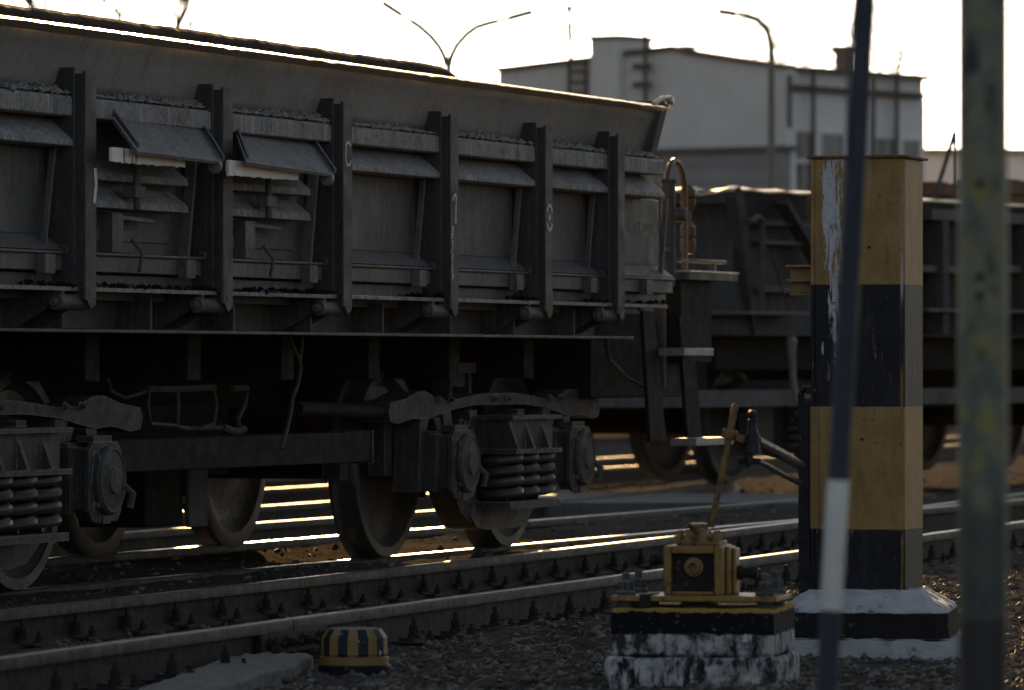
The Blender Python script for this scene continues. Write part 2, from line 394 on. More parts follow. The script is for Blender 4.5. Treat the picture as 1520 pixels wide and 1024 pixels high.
# plinth of the column: whitewash over a black band
m, t, p = nodes('plinth_paint'); M['plinth'] = m
v = mapping(t); sx = N(t, 'ShaderNodeSeparateXYZ'); t.links.new(v, sx.inputs[0])
zw = math_(t, 'ADD', sx.outputs['Z'], math_(t, 'MULTIPLY', noise(t, v, 20, 5, .6, 0, 1), .012))
ww = mixc(t, noise(t, v, 12, 6, .6), (.36, .37, .40), (.52, .53, .56))
ww = mixc(t, noise(t, v, 10, 8, .7, .56, .66), ww, (.06, .06, .065))
bl = mixc(t, noise(t, v, 30, 8, .7, .62, .7), (.012, .012, .015), (.2, .2, .2))
c = mixc(t, step(zw, .172), mixc(t, step(zw, .072), ww, bl), ww)
t.links.new(c, p.inputs['Base Color']); p.inputs['Roughness'].default_value = .85; p.inputs['Specular IOR Level'].default_value = .2
b = N(t, 'ShaderNodeBump', Strength=.9, Distance=.012); t.links.new(noise(t, v, 26, 8, .7, 0, 1), b.inputs['Height']); t.links.new(b.outputs['Normal'], p.inputs['Normal'])

# ground: coal dust and cinders
m, t, p = nodes('cinder_ground'); M['ground'] = m
v = mapping(t)
c = mixc(t, noise(t, v, 1.3, 6, .6, .38, .62), (.050, .046, .042), (.095, .086, .078))
c = mixc(t, noise(t, v, 22, 6, .7, .45, .68), c, (.13, .122, .115))
c = mixc(t, noise(t, v, 9, 6, .7, .55, .66), c, (.016, .015, .015))
c = mixc(t, noise(t, v, 70, 4, .7, .62, .70), c, (.17, .165, .16))
t.links.new(c, p.inputs['Base Color']); p.inputs['Roughness'].default_value = .9; p.inputs['Specular IOR Level'].default_value = 0
b = N(t, 'ShaderNodeBump', Strength=.9, Distance=.02)
t.links.new(math_(t, 'ADD', noise(t, v, 45, 9, .75, 0, 1), noise(t, v, 14, 4, .6, 0, 1)), b.inputs['Height']); t.links.new(b.outputs['Normal'], p.inputs['Normal'])
m, t, p = nodes('cinder_stone'); M['stone'] = m
oi = N(t, 'ShaderNodeTexCoord'); nn = N(t, 'ShaderNodeTexNoise', Scale=13, Detail=2); t.links.new(oi.outputs['Object'], nn.inputs['Vector'])
mr = N(t, 'ShaderNodeMapRange'); mr.inputs[1].default_value = .35; mr.inputs[2].default_value = .7; t.links.new(nn.outputs['Fac'], mr.inputs[0])
t.links.new(mixc(t, mr.outputs[0], (.032, .030, .028), (.19, .178, .165)), p.inputs['Base Color']); p.inputs['Roughness'].default_value = .75; p.inputs['Specular IOR Level'].default_value = .25
M['straw'] = grime('dry_grass', (.13, .11, .07), (.2, .17, .11), (.05, .06, .025), rough=.8, scale=4, streak=False, bump=0)

# ------------------------------------------------------------------ tracks: centre lines
A_PX = [(0, 905), (257, 876), (440, 859), (520, 849), (806, 814.6), (960, 797), (1140, 778.5), (1187, 774), (1372, 752), (1496, 732)]
B_PX = [(0, 974), (440, 916), (520, 905), (808, 865), (960, 846), (1140, 824.5), (1372, 791), (1496, 775.8)]
cA = np.polyfit([G(*q, RH)[1] for q in A_PX], [G(*q, RH)[0] for q in A_PX], 2)
cB = np.polyfit([G(*q, RH)[1] for q in B_PX], [G(*q, RH)[0] for q in B_PX], 2)
def quadline(c, Y):
    Y = np.asarray(Y, float); Yc = np.clip(Y, 19, 45)
    return np.polyval(c, Yc) + (Y - Yc) * (2 * c[0] * Yc + c[1])
FW = Frame((-.695, 29.5), math.atan2(3010, F))      # wagon track, u=0 at the first axle of the near bogie, w=0 near rail

# value noise for the terrain
_perm = rng.random((256, 256))
def vnoise(x, y, s):
    x = np.asarray(x) * s; y = np.asarray(y) * s
    xi = np.floor(x).astype(int); yi = np.floor(y).astype(int); fx = x - xi; fy = y - yi
    fx = fx * fx * (3 - 2 * fx); fy = fy * fy * (3 - 2 * fy)
    g = lambda i, j: _perm[i & 255, j & 255]
    return (g(xi, yi) * (1 - fx) + g(xi + 1, yi) * fx) * (1 - fy) + (g(xi, yi + 1) * (1 - fx) + g(xi + 1, yi + 1) * fx) * fy - .5
def sm(x, a, b):
    k = np.clip((x - a) / (b - a), 0, 1); return k * k * (3 - 2 * k)
def hg(X, Y):
    X = np.asarray(X, float); Y = np.asarray(Y, float)
    fade = np.exp(-np.maximum(0, np.hypot(X, Y - 30) - 45) / 60)
    n = vnoise(X, Y, 1.1) * .05 + vnoise(X + 7, Y + 3, 4.3) * .028 + vnoise(X + 2, Y + 9, 13) * .016 + vnoise(X, Y, 37) * .011 + vnoise(X + 5, Y, 80) * .006
    xa = quadline(cA, Y); xb = quadline(cB, Y)
    wv = (X - FW.O[0]) * FW.wn[0] + (Y - FW.O[1]) * FW.wn[1]
    near = sm(Y, 12, 16) * (1 - sm(Y, 60, 80))
    fore = sm(X, xb + .05, xb + .28)                       # outside the near rail
    mid = sm(X, xa + .03, xa + .12) * (1 - fore)           # between the rails
    back = 1 - sm(X, xa - .10, xa - .02)                   # dirt heaped up against the far rail
    far = sm(wv, 1.20, 1.50)
    h = fore * (.002 + n * 1.05) + mid * (-.006 + n * .7) + back * (1 - far) * (RH - .022 + n * .42) + far * back * (-.012 + n * .8)
    return (h * near + n * .7 * (1 - near)) * fade

# ground sheet: one tensor grid, fine where the camera looks
xs = np.concatenate([-np.geomspace(1500, 3.6, 26), np.arange(-3.4, 5.4, .0155), np.geomspace(5.7, 1500, 26)])
yf = [17.6]
while yf[-1] < 52: yf.append(yf[-1] + .022 * (yf[-1] / 20) ** 1.5)
ys = np.concatenate([-np.geomspace(600, 4, 12), np.linspace(0, 17.4, 16), np.array(yf), np.geomspace(yf[-1] + .3, 6000, 40)])
XX, YY = np.meshgrid(xs, ys)
ZZ = hg(XX, YY)
nx, ny = len(xs), len(ys)
verts = np.stack([XX, YY, ZZ], -1).reshape(-1, 3)
idx = np.arange(nx * ny).reshape(ny, nx)
faces = np.stack([idx[:-1, :-1], idx[:-1, 1:], idx[1:, 1:], idx[1:, :-1]], -1).reshape(-1, 4)
def npmesh(name, verts, faces, mat, smooth=True):
    me = bpy.data.meshes.new(name)
    k = faces.shape[1]
    me.vertices.add(len(verts)); me.vertices.foreach_set('co', np.ascontiguousarray(verts, np.float32).ravel())
    me.loops.add(faces.size); me.loops.foreach_set('vertex_index', np.ascontiguousarray(faces, np.int32).ravel())
    me.polygons.add(len(faces)); me.polygons.foreach_set('loop_start', np.arange(0, faces.size, k, dtype=np.int32))
    me.update(calc_edges=True); me.validate()
    me.materials.append(mat)
    if smooth: me.shade_smooth()
    o = bpy.data.objects.new(name, me); col.objects.link(o); return o
tag(npmesh('ground', verts, faces, M['ground']), kind='structure')

# rail profile (x across, z up), head and web/foot as two materials
HEADP = [(-.036, .118), (-.037, .150), (-.031, .1585), (-.018, .1605), (.018, .1605), (.031, .1585), (.037, .150), (.036, .118)]
FOOTP = [(.009, .1185), (.009, .032), (.03, .02), (.07, .012), (.07, 0), (-.07, 0), (-.07, .012), (-.03, .02), (-.009, .032), (-.009, .1185)]
def sweep(mb, line, prof, mi, dz=0.0):
    n = len(prof); vs = []
    L = np.array(line); T = np.gradient(L, axis=0); T /= np.linalg.norm(T, axis=1)[:, None]
    for (x, y), (tx, ty) in zip(L, T):
        for a, z in prof: vs.append((x + ty * a, y - tx * a, z + dz))
    m = len(L)
    fs = [tuple(range(n)), tuple(range((m - 1) * n, m * n))[::-1]]
    for i in range(m - 1):
        for k in range(n): fs.append((i * n + k, (i + 1) * n + k, (i + 1) * n + (k + 1) % n, i * n + (k + 1) % n))
    mb.add(vs, fs, mi)
def rail(line, parent, name='rail', head='rail_head'):
    mb = MB(); sweep(mb, line, HEADP, 2); sweep(mb, line, FOOTP, 1)
    n0 = 2; k_ = len(HEADP)
    for i in range(len(line) - 1):
        for q in (2, 3, 4): mb.m[n0 + i * k_ + q] = 0
    return mb.build(name, [M[head], M['rail_web'], M['rail_side']], parent, ang=50)

Yr = np.concatenate([np.arange(8, 48, .5), np.arange(48, 75, 2)])
trk = empty('railway_track', (0, 0, 0), 0, 'front track of two bare rails running past the yellow lever stand', 'track')
lineA = np.stack([quadline(cA, Yr), Yr], -1)
rail(lineA, trk)
YJ = 22.45                                              # joint in the near rail
Yb1 = np.append(Yr[Yr < YJ - .1], YJ - .006); Yb2 = np.insert(Yr[Yr > YJ + .1], 0, YJ + .006)
rail(np.stack([quadline(cB, Yb1), Yb1], -1), trk)
rail(np.stack([quadline(cB, Yb2), Yb2], -1), trk)
# fishplates with bolts at the joint
sl = 2 * cB[0] * YJ + cB[1]; tj = np.array([sl, 1]) / math.hypot(sl, 1); nj = np.array([tj[1], -tj[0]])
pj = np.array([float(quadline(cB, YJ)), YJ])
for sd in (1, -1):
    mb = MB()
    c = pj + nj * sd * .026
    mb.obb((*c, .075), ((*(tj * .40), 0), (*(nj * .014), 0), (0, 0, .042)))
    for k in (-.3, -.1, .1, .3):
        q = c + tj * k + nj * sd * .014
        mb.bolt((*q, .078), (*(nj * sd), 0), .017, .065)
    mb.build('fishplate', M['bolt'], trk, .003)
# sleepers and fastenings
Ysl = np.arange(18.2, 41.5, .56)
first_s = first_f = None
for i, y in enumerate(Ysl):
    xa, xb = float(quadline(cA, y)), float(quadline(cB, y)); s_ = .285; t_ = np.array([s_, 1]) / math.hypot(s_, 1); n_ = np.array([t_[1], -t_[0]])
    ang = math.atan2(n_[1], n_[0])
    c = np.array([(xa + xb) / 2, y])
    if first_s is None:
        first_s = MB().box(-1.1, 1.1, -.11, .11, -.15, .012).build('sleeper', M['sleeper'], trk, .012); o = first_s
        mb = MB().box(-.17, .17, -.075, .075, .011, .021)
        for sd in (-1, 1):
            mb.box(sd * .065 - .03, sd * .065 + .03, -.04, .04, .018, .038)
            mb.bolt((sd * .088, 0, .034), (0, 0, 1), .017, .082)
            mb.bolt((sd * .145, .04, .02), (0, 0, 1), .014, .045)
        first_f = mb.build('rail_fastening', M['bolt'], trk, .002); f = first_f
    else:
        o = dup(first_s, trk); f = dup(first_f, trk)
    jit = random.uniform(-.05, .05)
    o.location = (*c, random.uniform(-.022, 0)); o.rotation_euler = (0, 0, ang + jit * .4)
    f.location = (xa, y - (c[0] - xa) * n_[1] / n_[0] * 1, 0); f.rotation_euler = (0, 0, ang)
    g = dup(first_f, trk); g.location = (xb, y + (xb - c[0]) * n_[1] / n_[0], 0); g.rotation_euler = (0, 0, ang)

def frame_line(fr, pts): return [tuple(fr.O + fr.ux * u + fr.wn * w_) for u, w_ in pts]
trw = empty('railway_track', (0, 0, 0), 0, 'dirt-filled track under the wheels of the large dump wagon', 'track')
for w_ in (.02, 1.54): rail(frame_line(FW, [(u, w_) for u in np.arange(-14, 16, 1.0)]), trw)
tr2 = empty('railway_track', (0, 0, 0), 0, 'track beyond the large dump wagon that carries the farther wagon', 'track')
def bend(u, w0): return w0 + .011 * max(0, u - 9.0) ** 2 if u < 24 else w0 + .011 * 225 + .33 * (u - 24)
for w_ in (2.95, 4.47): rail(frame_line(FW, [(u, bend(u, w_)) for u in np.arange(-14, 44, 1.0)]), tr2, head='rail_glint')
tr3 = empty('railway_track', (0, 0, 0), 0, 'farthest track, golden rails seen only in gaps below the wagons', 'track')
for w_ in (6.25, 7.77): rail(frame_line(FW, [(u, w_ + .01 * max(0, u - 6) ** 1.4) for u in np.arange(-14, 60, 1.5)]), tr3, head='rail_glint')

# loose stones and straw
def scatter_pts(n, f):
    out = []
    while len(out) < n:
        P = f(n); out += list(P)
    return np.array(out[:n])
def stones(name, P, s0, s1, zoff=.3):
    base = np.array([(1, 0, 0), (-1, 0, 0), (0, 1, 0), (0, -1, 0), (0, 0, 1), (0, 0, -1)], float)
    fc = np.array([(0, 2, 4), (2, 1, 4), (1, 3, 4), (3, 0, 4), (2, 0, 5), (1, 2, 5), (3, 1, 5), (0, 3, 5)])
    n = len(P); sz = s0 * (s1 / s0) ** (rng.random(n) ** 2.2)
    V = base[None] * (.6 + .8 * rng.random((n, 6, 1))) + rng.normal(0, .22, (n, 6, 3))
    V[:, :, 2] *= .7; V *= sz[:, None, None]
    a = rng.random(n) * 6.28; ca, sa = np.cos(a)[:, None], np.sin(a)[:, None]
    x = V[:, :, 0] * ca - V[:, :, 1] * sa; y = V[:, :, 0] * sa + V[:, :, 1] * ca
    V[:, :, 0] = x + P[:, None, 0]; V[:, :, 1] = y + P[:, None, 1]; V[:, :, 2] += P[:, None, 2] + (sz * zoff)[:, None]
    Fc = (fc[None] + 6 * np.arange(n)[:, None, None]).reshape(-1, 3)
    return npmesh(name, V.reshape(-1, 3), Fc, M['stone'], False)
def ground_pts(n):
    py = rng.uniform(700, 1060, n); py = 700 + (py - 700) ** 1.0
    px = rng.uniform(-60, 1580, n)
    Y = F * ZC / (py - CY); X = (px - CX) / F * Y
    wv = (X - FW.O[0]) * FW.wn[0] + (Y - FW.O[1]) * FW.wn[1]
    xa = quadline(cA, Y); xb = quadline(cB, Y)
    ok = (np.abs(X - xa) > .05) & (np.abs(X - xb) > .05) & ~((X < xa) & (wv < 1.4) & (rng.random(n) < .75))
    X, Y = X[ok], Y[ok]
    return np.stack([X, Y, hg(X, Y)], -1)
tag(stones('gravel', scatter_pts(36000, ground_pts), .0028, .024), kind='stuff')
# strands of dry grass
def straw(n):
    def f(n):
        py = rng.uniform(770, 1050, n); px = rng.uniform(0, 1560, n)
        Y = F * ZC / (py - CY); X = (px - CX) / F * Y
        dn = vnoise(X + 40, Y + 11, 1.4) + vnoise(X + 4, Y + 1, 5) * .5
        ok = (X > quadline(cB, Y) + .12) & (dn > rng.uniform(-.30, .42, n))
        X, Y = X[ok], Y[ok]
        return np.stack([X, Y, hg(X, Y)], -1)
    P = scatter_pts(n, f)
    K = 4; V = np.zeros((n, K, 2, 3)); a = rng.random(n) * 6.28; L = rng.uniform(.02, .09, n); up = rng.uniform(.05, .6, n) ** 1.5; cur = rng.normal(0, 1.4, n); wd = rng.uniform(.0008, .002, n)
    pos = P.copy(); pos[:, 2] += .002
    for k in range(K):
        th = a + cur * k / K
        V[:, k, 0] = pos + np.stack([-np.sin(th) * wd, np.cos(th) * wd, wd * .8], -1); V[:, k, 1] = pos - np.stack([-np.sin(th) * wd, np.cos(th) * wd, wd * .8], -1)
        e = up * (1 - k / K * 1.2)
        pos = pos + np.stack([np.cos(th), np.sin(th), e], -1) * (L / (K - 1))[:, None]
    i = (np.arange(n) * K * 2)[:, None]
    q = np.concatenate([np.stack([i[:, 0] + 2 * k, i[:, 0] + 2 * k + 1, i[:, 0] + 2 * k + 3, i[:, 0] + 2 * k + 2], -1) for k in range(K - 1)])
    return npmesh('dry_grass', V.reshape(-1, 3), q, M['straw'], False)
tag(straw(3600), kind='stuff')

# ------------------------------------------------------------------ the large dump wagon
wag = empty('dump_wagon', (FW.O[0], FW.O[1], 0), FW.rot, 'large dark dump wagon with heaped load, ribbed side and steel posts', 'railway wagon')
S = FW.S
UL, UR = -8.6, S(982, 248, -.72)[0]
UE0 = S(974, 160, -.73)[0]                            # the extension stops short of the frame
posts_u = [-6.93, -5.392, -3.879, -2.405, -.946, .477, 1.658]     # far edge of each post's front flange
PW = .115
ends = [UL] + posts_u + [UR]
wall = MB(); ledge = MB()
PROF = [(-.745, 2.495), (-.625, 2.25)]
def skin(mb, pts, u0, u1, mi=0, th=.02):
    """a folded sheet: profile pts (w,z) swept along u with an inner copy"""
    inner = [(max(w_ + .03, -.59) if w_ < -.6 else w_ + .02, z) for w_, z in pts][::-1]
    mb.prism(pts + inner, 'x', u0, u1, mi)
# top extension, flared outwards, slightly dented
nseg = 60
vs = []; fs = []
for i in range(nseg + 1):
    u = UL + (UE0 - UL) * i / nseg
    for j in range(6):
        k = j / 5
        bulge = .006 * math.sin(u * 3.1 + 1) * math.sin(k * 3.14) + random.uniform(-.002, .002)
        vs.append((u, -.725 + .085 * k + bulge, 2.497 - .25 * k))
for i in range(nseg):
    for j in range(5): fs.append((i * 6 + j, (i + 1) * 6 + j, (i + 1) * 6 + j + 1, i * 6 + j + 1))
ext = MB().add(vs, fs)
ext.box(UL, UE0, -.60, -.595, 2.15, 2.4)
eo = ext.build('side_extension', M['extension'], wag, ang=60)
sol = eo.modifiers.new('solid', 'SOLIDIFY'); sol.thickness = .012; sol.offset = 0
# standard bays
for b in range(len(ends) - 1):
    u0 = ends[b]; u1 = ends[b + 1] - (PW - .02 if b < len(ends) - 2 else 0)
    flap = b in (2, 3); uw = u1 if b < len(ends) - 2 else S(978, 340, -.61)[0]
    ledge.prism([(-.60, 2.246), (-.725, 2.232), (-.735, 2.222), (-.735, 2.152), (-.725, 2.147), (-.60, 2.15)], 'x', u0, u1)
    if not flap:
        ledge.prism([(-.60, 2.146), (-.635, 2.14), (-.738, 2.052), (-.740, 2.028), (-.73, 2.024), (-.60, 2.022)], 'x', u0, u1)
        wall.prism([(-.60, 2.02), (-.612, 2.02), (-.612, 1.665), (-.60, 1.665)], 'x', u0, uw)
        wall.prism([(-.58, 1.664), (-.614, 1.664), (-.700, 1.600), (-.58, 1.600)], 'x', u0, uw)
        u1b = (ends[b + 1] - PW) if b < len(ends) - 2 else uw
        wall.bar((u1b - .03, -.66, 2.03), (u1b - .15, -.665, 1.60), .018, .028, (0, 1, 0))
    else:
        wall.prism([(-.59, 2.14), (-.602, 2.14), (-.602, 1.60), (-.59, 1.60)], 'x', u0, u1)
        for zt in (1.99, 1.875):
            ue = u1 - .22
            ledge.prism([(-.60, zt + .002), (-.625, zt), (-.705, zt - .062), (-.71, zt - .092), (-.60, zt - .094)], 'x', u0, ue)
        wall.box(u0, u1 - .2, -.612, -.603, 1.65, 1.70)
        uu = u0 + .45
        wall.box(uu, uu + .12, -.67, -.60, 1.60, 1.77); wall.bar((uu + .12, -.66, 1.75), (uu + .45, -.66, 1.74), .02, .02)
        wall.tube([(uu + .16, -.69, 1.66), (uu + .16, -.74, 1.60), (uu + .17, -.72, 1.52)], .010)
        wall.cyl((u0 + .55, -.74, 1.78), (u0 + .55, -.74, 2.0), .016); wall.box(u0 + .49, u0 + .6, -.76, -.70, 1.83, 1.88)
        wall.bar((u1 - .06, -.66, 2.03), (u1 - .17, -.665, 1.58), .02, .05, (0, 1, 0))
    wall.prism([(-.58, 1.598), (-.704, 1.596), (-.706, 1.585), (-.690, 1.580), (-.690, 1.515), (-.58, 1.51)], 'x', u0, uw)
    wall.prism([(-.58, 1.508), (-.650, 1.505), (-.645, 1.448), (-.58, 1.448)], 'x', u0, uw)
    wall.box(u1 - .3, u1 - .2, -.735, -.69, 1.50, 1.58)
wall.box(UL, uw - .01, -.585, 2.10, 1.40, 2.24)                  # closed hopper inside
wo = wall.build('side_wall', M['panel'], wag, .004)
ledge.build('ledge', M['ledge'], wag, .004)
# rim flange, tipped outwards, with nicks
vs = []; fs = []
nr = 150
for i in range(nr + 1):
    u = UL + (UE0 + .02 - UL) * i / nr
    dz = random.uniform(-.0015, .0015) - (.004 if random.random() < .04 else 0)
    dw = random.uniform(-.003, .003)
    vs += [(u, -.735, 2.523 + dz * .3), (u, -.775 + dw, 2.515 + dz), (u, -.815 + dw, 2.504 + dz), (u, -.815 + dw, 2.500 + dz), (u, -.735, 2.482)]
for i in range(nr):
    for k in range(5): fs.append((i * 5 + k, (i + 1) * 5 + k, (i + 1) * 5 + (k + 1) % 5, i * 5 + (k + 1) % 5))
MB().add(vs, fs).build('rim', M['rim'], wag, ang=60)
# walkway plate along the bottom
MB().box(UL, UR, -.752, -.56, 1.437, 1.447).box(UL, UR, -.755, -.742, 1.431, 1.4485).build('walkway_plate', M['ledge'], wag, .002)
# posts: front flange, web box, back plate, bolt, gusset, hinge
def post(u):
    mb = MB()
    mb.box(u - PW, u, -.790, -.775, 1.395, 2.335)
    mb.prism([(u - PW + .02, 1.395), (u - .055, 1.355), (u, 1.38), (u, 1.41), (u - PW, 1.41)], 'y', -.789, -.776)
    mb.box(u - PW + .004, u - .02, -.776, -.60, 1.44, 2.325)
    mb.box(u - PW - .012, u - PW + .003, -.745, -.60, 1.45, 2.35)
    o = mb.build('side_post', M['post_steel'], wag, .004)
    b_ = MB(); b_.lathe([(.036, 0), (.036, .012)], (u - PW + .006, -.70, 1.60), (-1, 0, 0), 18); b_.lathe([(.021, 0), (.021, .03), (.015, .034)], (u - PW + .006, -.70, 1.60), (-1, 0, 0), 12)
    b_.build('post_bolt', M['cast'], o)
    g = MB(); g.prism([(-.79, 1.432), (-.79, 1.40), (-.56, 1.285), (-.50, 1.285), (-.50, 1.432)], 'x', u - .09, u - .065)
    g.prism([(-.76, 1.432), (-.76, 1.40), (-.56, 1.285), (-.50, 1.285), (-.50, 1.432)], 'x', u - .28, u - .26)
    g.cyl((u - .30, -.735, 1.385), (u - .02, -.735, 1.385), .034, 14); g.cyl((u - .33, -.735, 1.385), (u - .01, -.735, 1.385), .017, 10)
    g.build('hinge_bracket', M['wagon'], wag, .003)
    return o
posts = [post(u) for u in posts_u]
# painted marks on the post edges
def stroke(mb, pts, wd, w_=-.7925):
    for k in range(len(pts) - 1):
        (a, b_), (c, d_) = pts[k], pts[k + 1]
        t_ = np.array([c - a, d_ - b_]); t_ = t_ / (np.linalg.norm(t_) + 1e-9); n_ = np.array([-t_[1], t_[0]]) * wd / 2
        mb.add([(a + n_[0], w_, b_ + n_[1]), (a - n_[0], w_, b_ - n_[1]), (c - n_[0], w_, d_ - n_[1]), (c + n_[0], w_, d_ + n_[1])], [(0, 1, 2, 3)])
def arc(cx, cz, rx, rz, a0, a1, n=14): return [(cx + rx * math.cos(R(a0 + (a1 - a0) * i / n)), cz + rz * math.sin(R(a0 + (a1 - a0) * i / n))) for i in range(n + 1)]
def S_(px, py): return S(px, py, -.7925)
def zat(px, py): return S_(px, py)[1]
u = posts_u[2] - PW / 2; mb = MB(); stroke(mb, arc(u, zat(341, 251), .038, .030, 0, 360, 22), .014); mb.build('painted_mark', M['chalk'], posts[2])
u = posts_u[3] - PW / 2; mb = MB(); z0, z1 = zat(517, 246), zat(517, 212)
stroke(mb, arc(u, z1 - .02, .030, .02, 10, 180), .013); stroke(mb, [(u - .030, z1 - .02), (u - .033, z0 + .02)], .011); stroke(mb, arc(u, z0 + .02, .030, .02, 180, 370), .013); mb.build('painted_mark', M['chalk'], posts[3])
u = posts_u[4] - PW / 2; mb = MB(); z0, z1 = zat(673, 328), zat(673, 289)
stroke(mb, [(u - .035, z1 - .03), (u - .015, z1 - .006), (u + .015, z1)], .016); stroke(mb, [(u + .015, z1), (u + .008, z0)], .016); stroke(mb, arc(u + .008, z0, .012, .006, 0, 360, 10), .018)
for k in range(16): stroke(mb, [(u - .05 + random.uniform(-.006, .02), z0 - .03 - k * .016), (u - .05 + random.uniform(0, .03), z0 - .04 - k * .016)], .012)
mb.build('painted_mark', M['chalk'], posts[4])
u = posts_u[5] - PW / 2; mb = MB(); z0, z1 = zat(815, 342), zat(815, 305)
stroke(mb, arc(u, z1 - .035, .036, .034, 0, 180), .018); stroke(mb, arc(u, z0 + .035, .036, .034, 180, 360), .018); stroke(mb, [(u - .01, (z0 + z1) / 2 - .012), (u + .01, (z0 + z1) / 2 + .012)], .022); mb.build('painted_mark', M['chalk'], posts[5])
u = posts_u[1]; mb = MB()
stroke(mb, [(u - .02, zat(140, 250)), (u - .01, zat(140, 275)), (u - .03, zat(140, 302))], .03); mb.build('painted_mark', M['chalk'], posts[1])
# worn stencil on the last bay
def text(name, body, mat, parent, size, loc, rot, ex=.001, sx=1.0):
    cu = bpy.data.curves.new(name, 'FONT'); cu.body = body; cu.size = size; cu.extrude = ex; cu.resolution_u = 3
    tmp = bpy.data.objects.new(name, cu); col.objects.link(tmp)
    me = bpy.data.meshes.new_from_object(tmp.evaluated_get(bpy.context.evaluated_depsgraph_get()))
    bpy.data.objects.remove(tmp)
    me.materials.clear(); me.materials.append(mat)
    o = bpy.data.objects.new(name, me); col.objects.link(o); o.parent = parent; o.location = loc; o.rotation_euler = rot; o.scale = (sx, 1, 1)
    return o
M['stencil'] = grime('worn_stencil', (.26, .25, .22), (.36, .34, .30), (.12, .12, .12), rough=.8, scale=20, streak=False, bump=.1, s3=(.48, .6))
u0, z0 = S(929, 344, -.614); u1, _ = S(972, 344, -.614)
text('stencil_text', 'VI 01 200', M['stencil'], wo, .085, (u0, -.6145, z0), (R(90), 0, 0), sx=(u1 - u0) / .33)
# raised flap plates with side cheeks, white boards and their drips
for b, (pa, pb) in zip((2, 3), (((150, 152), (312, 178)), ((345, 190), (492, 200)))):
    wB = -.93
    TLq, TRq, BRq, BLq = (((150, 152), (288, 172), (331, 241), (204, 225)) if b == 2 else ((345, 185), (458, 204), (497, 260), (366, 241)))
    def fl(q, w_): a_, z_ = S(*q, w_); return (a_, w_, z_)
    c4 = [fl(TLq, -.63), fl(TRq, -.63), fl(BRq, wB), fl(BLq, wB)]
    mb = MB(); mb.add(c4 + [(a_, w_ + .006, z_ - .012) for a_, w_, z_ in c4], [(0, 1, 2, 3), (7, 6, 5, 4), (0, 3, 7, 4), (1, 5, 6, 2), (3, 2, 6, 7), (0, 4, 5, 1)])
    fo = mb.build('flap_plate', M['flap'], wag)
    up = Vector((0, -.004, .016))
    mb = MB(); mb.bar(Vector(c4[1]) + up, Vector(c4[2]) + up, .008, .02); mb.build('flap_cheek', M['flap' if b == 2 else 'step'], fo)
    mb = MB(); mb.bar(Vector(c4[0]) + up * 1.4, Vector(c4[3]) + up * 1.4, .008, .024); mb.build('flap_cheek', M['step' if b == 2 else 'flap'], fo)
    q_ = Vector(c4[2]) + Vector((-.05, .02, -.02)); mb = MB(); mb.lathe([(.03, 0), (.03, .02)], q_, (1, 0, 0), 14); mb.build('flap_hook', M['step'], fo)
    x0, x1 = ((166, 275) if b == 2 else (340, 443))
    ua, zt = S(x0, 219 if b == 2 else 238, -.87); ub, zb2 = S(x1, 253 if b == 2 else 272, -.87); zb2 += .012
    mb = MB(); nb = 34; vs = []; fs = []
    for i in range(nb + 1):
        u = ua + (ub - ua) * i / nb; drip = random.choice([0, 0, 0, .003, .006])
        vs += [(u, -.87, zt), (u, -.87, zb2 - drip), (u, -.858, zt), (u, -.858, zb2 - drip)]
    for i in range(nb):
        q = i * 4; r_ = q + 4
        fs += [(q, r_, r_ + 1, q + 1), (q + 1, r_ + 1, r_ + 3, q + 3), (q, q + 2, r_ + 2, r_)]
    fs += [(0, 1, 3, 2), (nb * 4, nb * 4 + 2, nb * 4 + 3, nb * 4 + 1)]
    mb.add(vs, fs); mb.build('white_board', M['white'], wag)
# side sill with bright bottom flange, centre sill, floor
mb = MB()
mb.box(UL, UR - .5, -.50, -.485, 1.28, 1.43); mb.box(UL, UR - .5, -.725, -.46, 1.262, 1.276)
for u in np.arange(UL + .3, UR - .6, .95): mb.box(u, u + .018, -.66, -.50, 1.277, 1.42)
mb.build('side_sill', M['wagon'], wag, .003)
mb = MB()
mb.box(UL, UR - .5, -.45, 2.0, 1.30, 1.395)
mb.box(UL, UR - .3, .40, 1.12, .92, 1.30)
for u in np.arange(UL + .5, UR - .4, 1.15): mb.box(u, u + .16, -.42, 1.95, 1.06, 1.30)
mb.box(UL, 2.25, 1.2, 1.23, .80, 1.3)  # plate added to close off the sunlit gap beyond
mb.build('underframe', M['under'], wag, .005)
# far side of the body
mb = MB(); mb.box(UL, UR, 2.10, 2.30, 1.4, 2.2); mb.box(UL, UR, 2.16, 2.19, 2.2, 2.50); mb.build('far_side_wall', M['wagon'], wag, .004)
# end gate, leaning outwards
mb = MB()
for (a, b_) in ((-.76, 2.26),):
    g0 = S(972, 236, -.70)[0]; g1 = S(993, 150, -.76)[0]; zg = S(990, 150, -.76)[1]
    mb.add([(g0 - .06, a + .07, 2.23), (g0 + .03, a + .07, 2.23), (g1, a, zg - .02), (g1 - .09, a, zg), (g0 - .06, b_ - .07, 2.23), (g0 + .03, b_ - .07, 2.23), (g1, b_, zg - .02), (g1 - .09, b_, zg)],
           [(0, 1, 2, 3), (4, 7, 6, 5), (0, 3, 7, 4), (1, 5, 6, 2), (3, 2, 6, 7), (0, 4, 5, 1)])
mb.box(UR - .005, UR + .10, -.60, 2.1, 1.42, 2.22)
mb.build('end_gate', M['wagon'], wag, .006)
mb = MB(); mb.tube([(g1 - .30, -.765, 2.52), (g1 - .16, -.775, zg + .008), (g1 - .03, -.775, zg + .016)], .014, 10); mb.lathe([(.022, 0), (.028, .02), (.02, .035)], (g1 - .03, -.76, zg), (0, -1, .1), 14)
mb.build('gate_latch', M['rim'], wag)
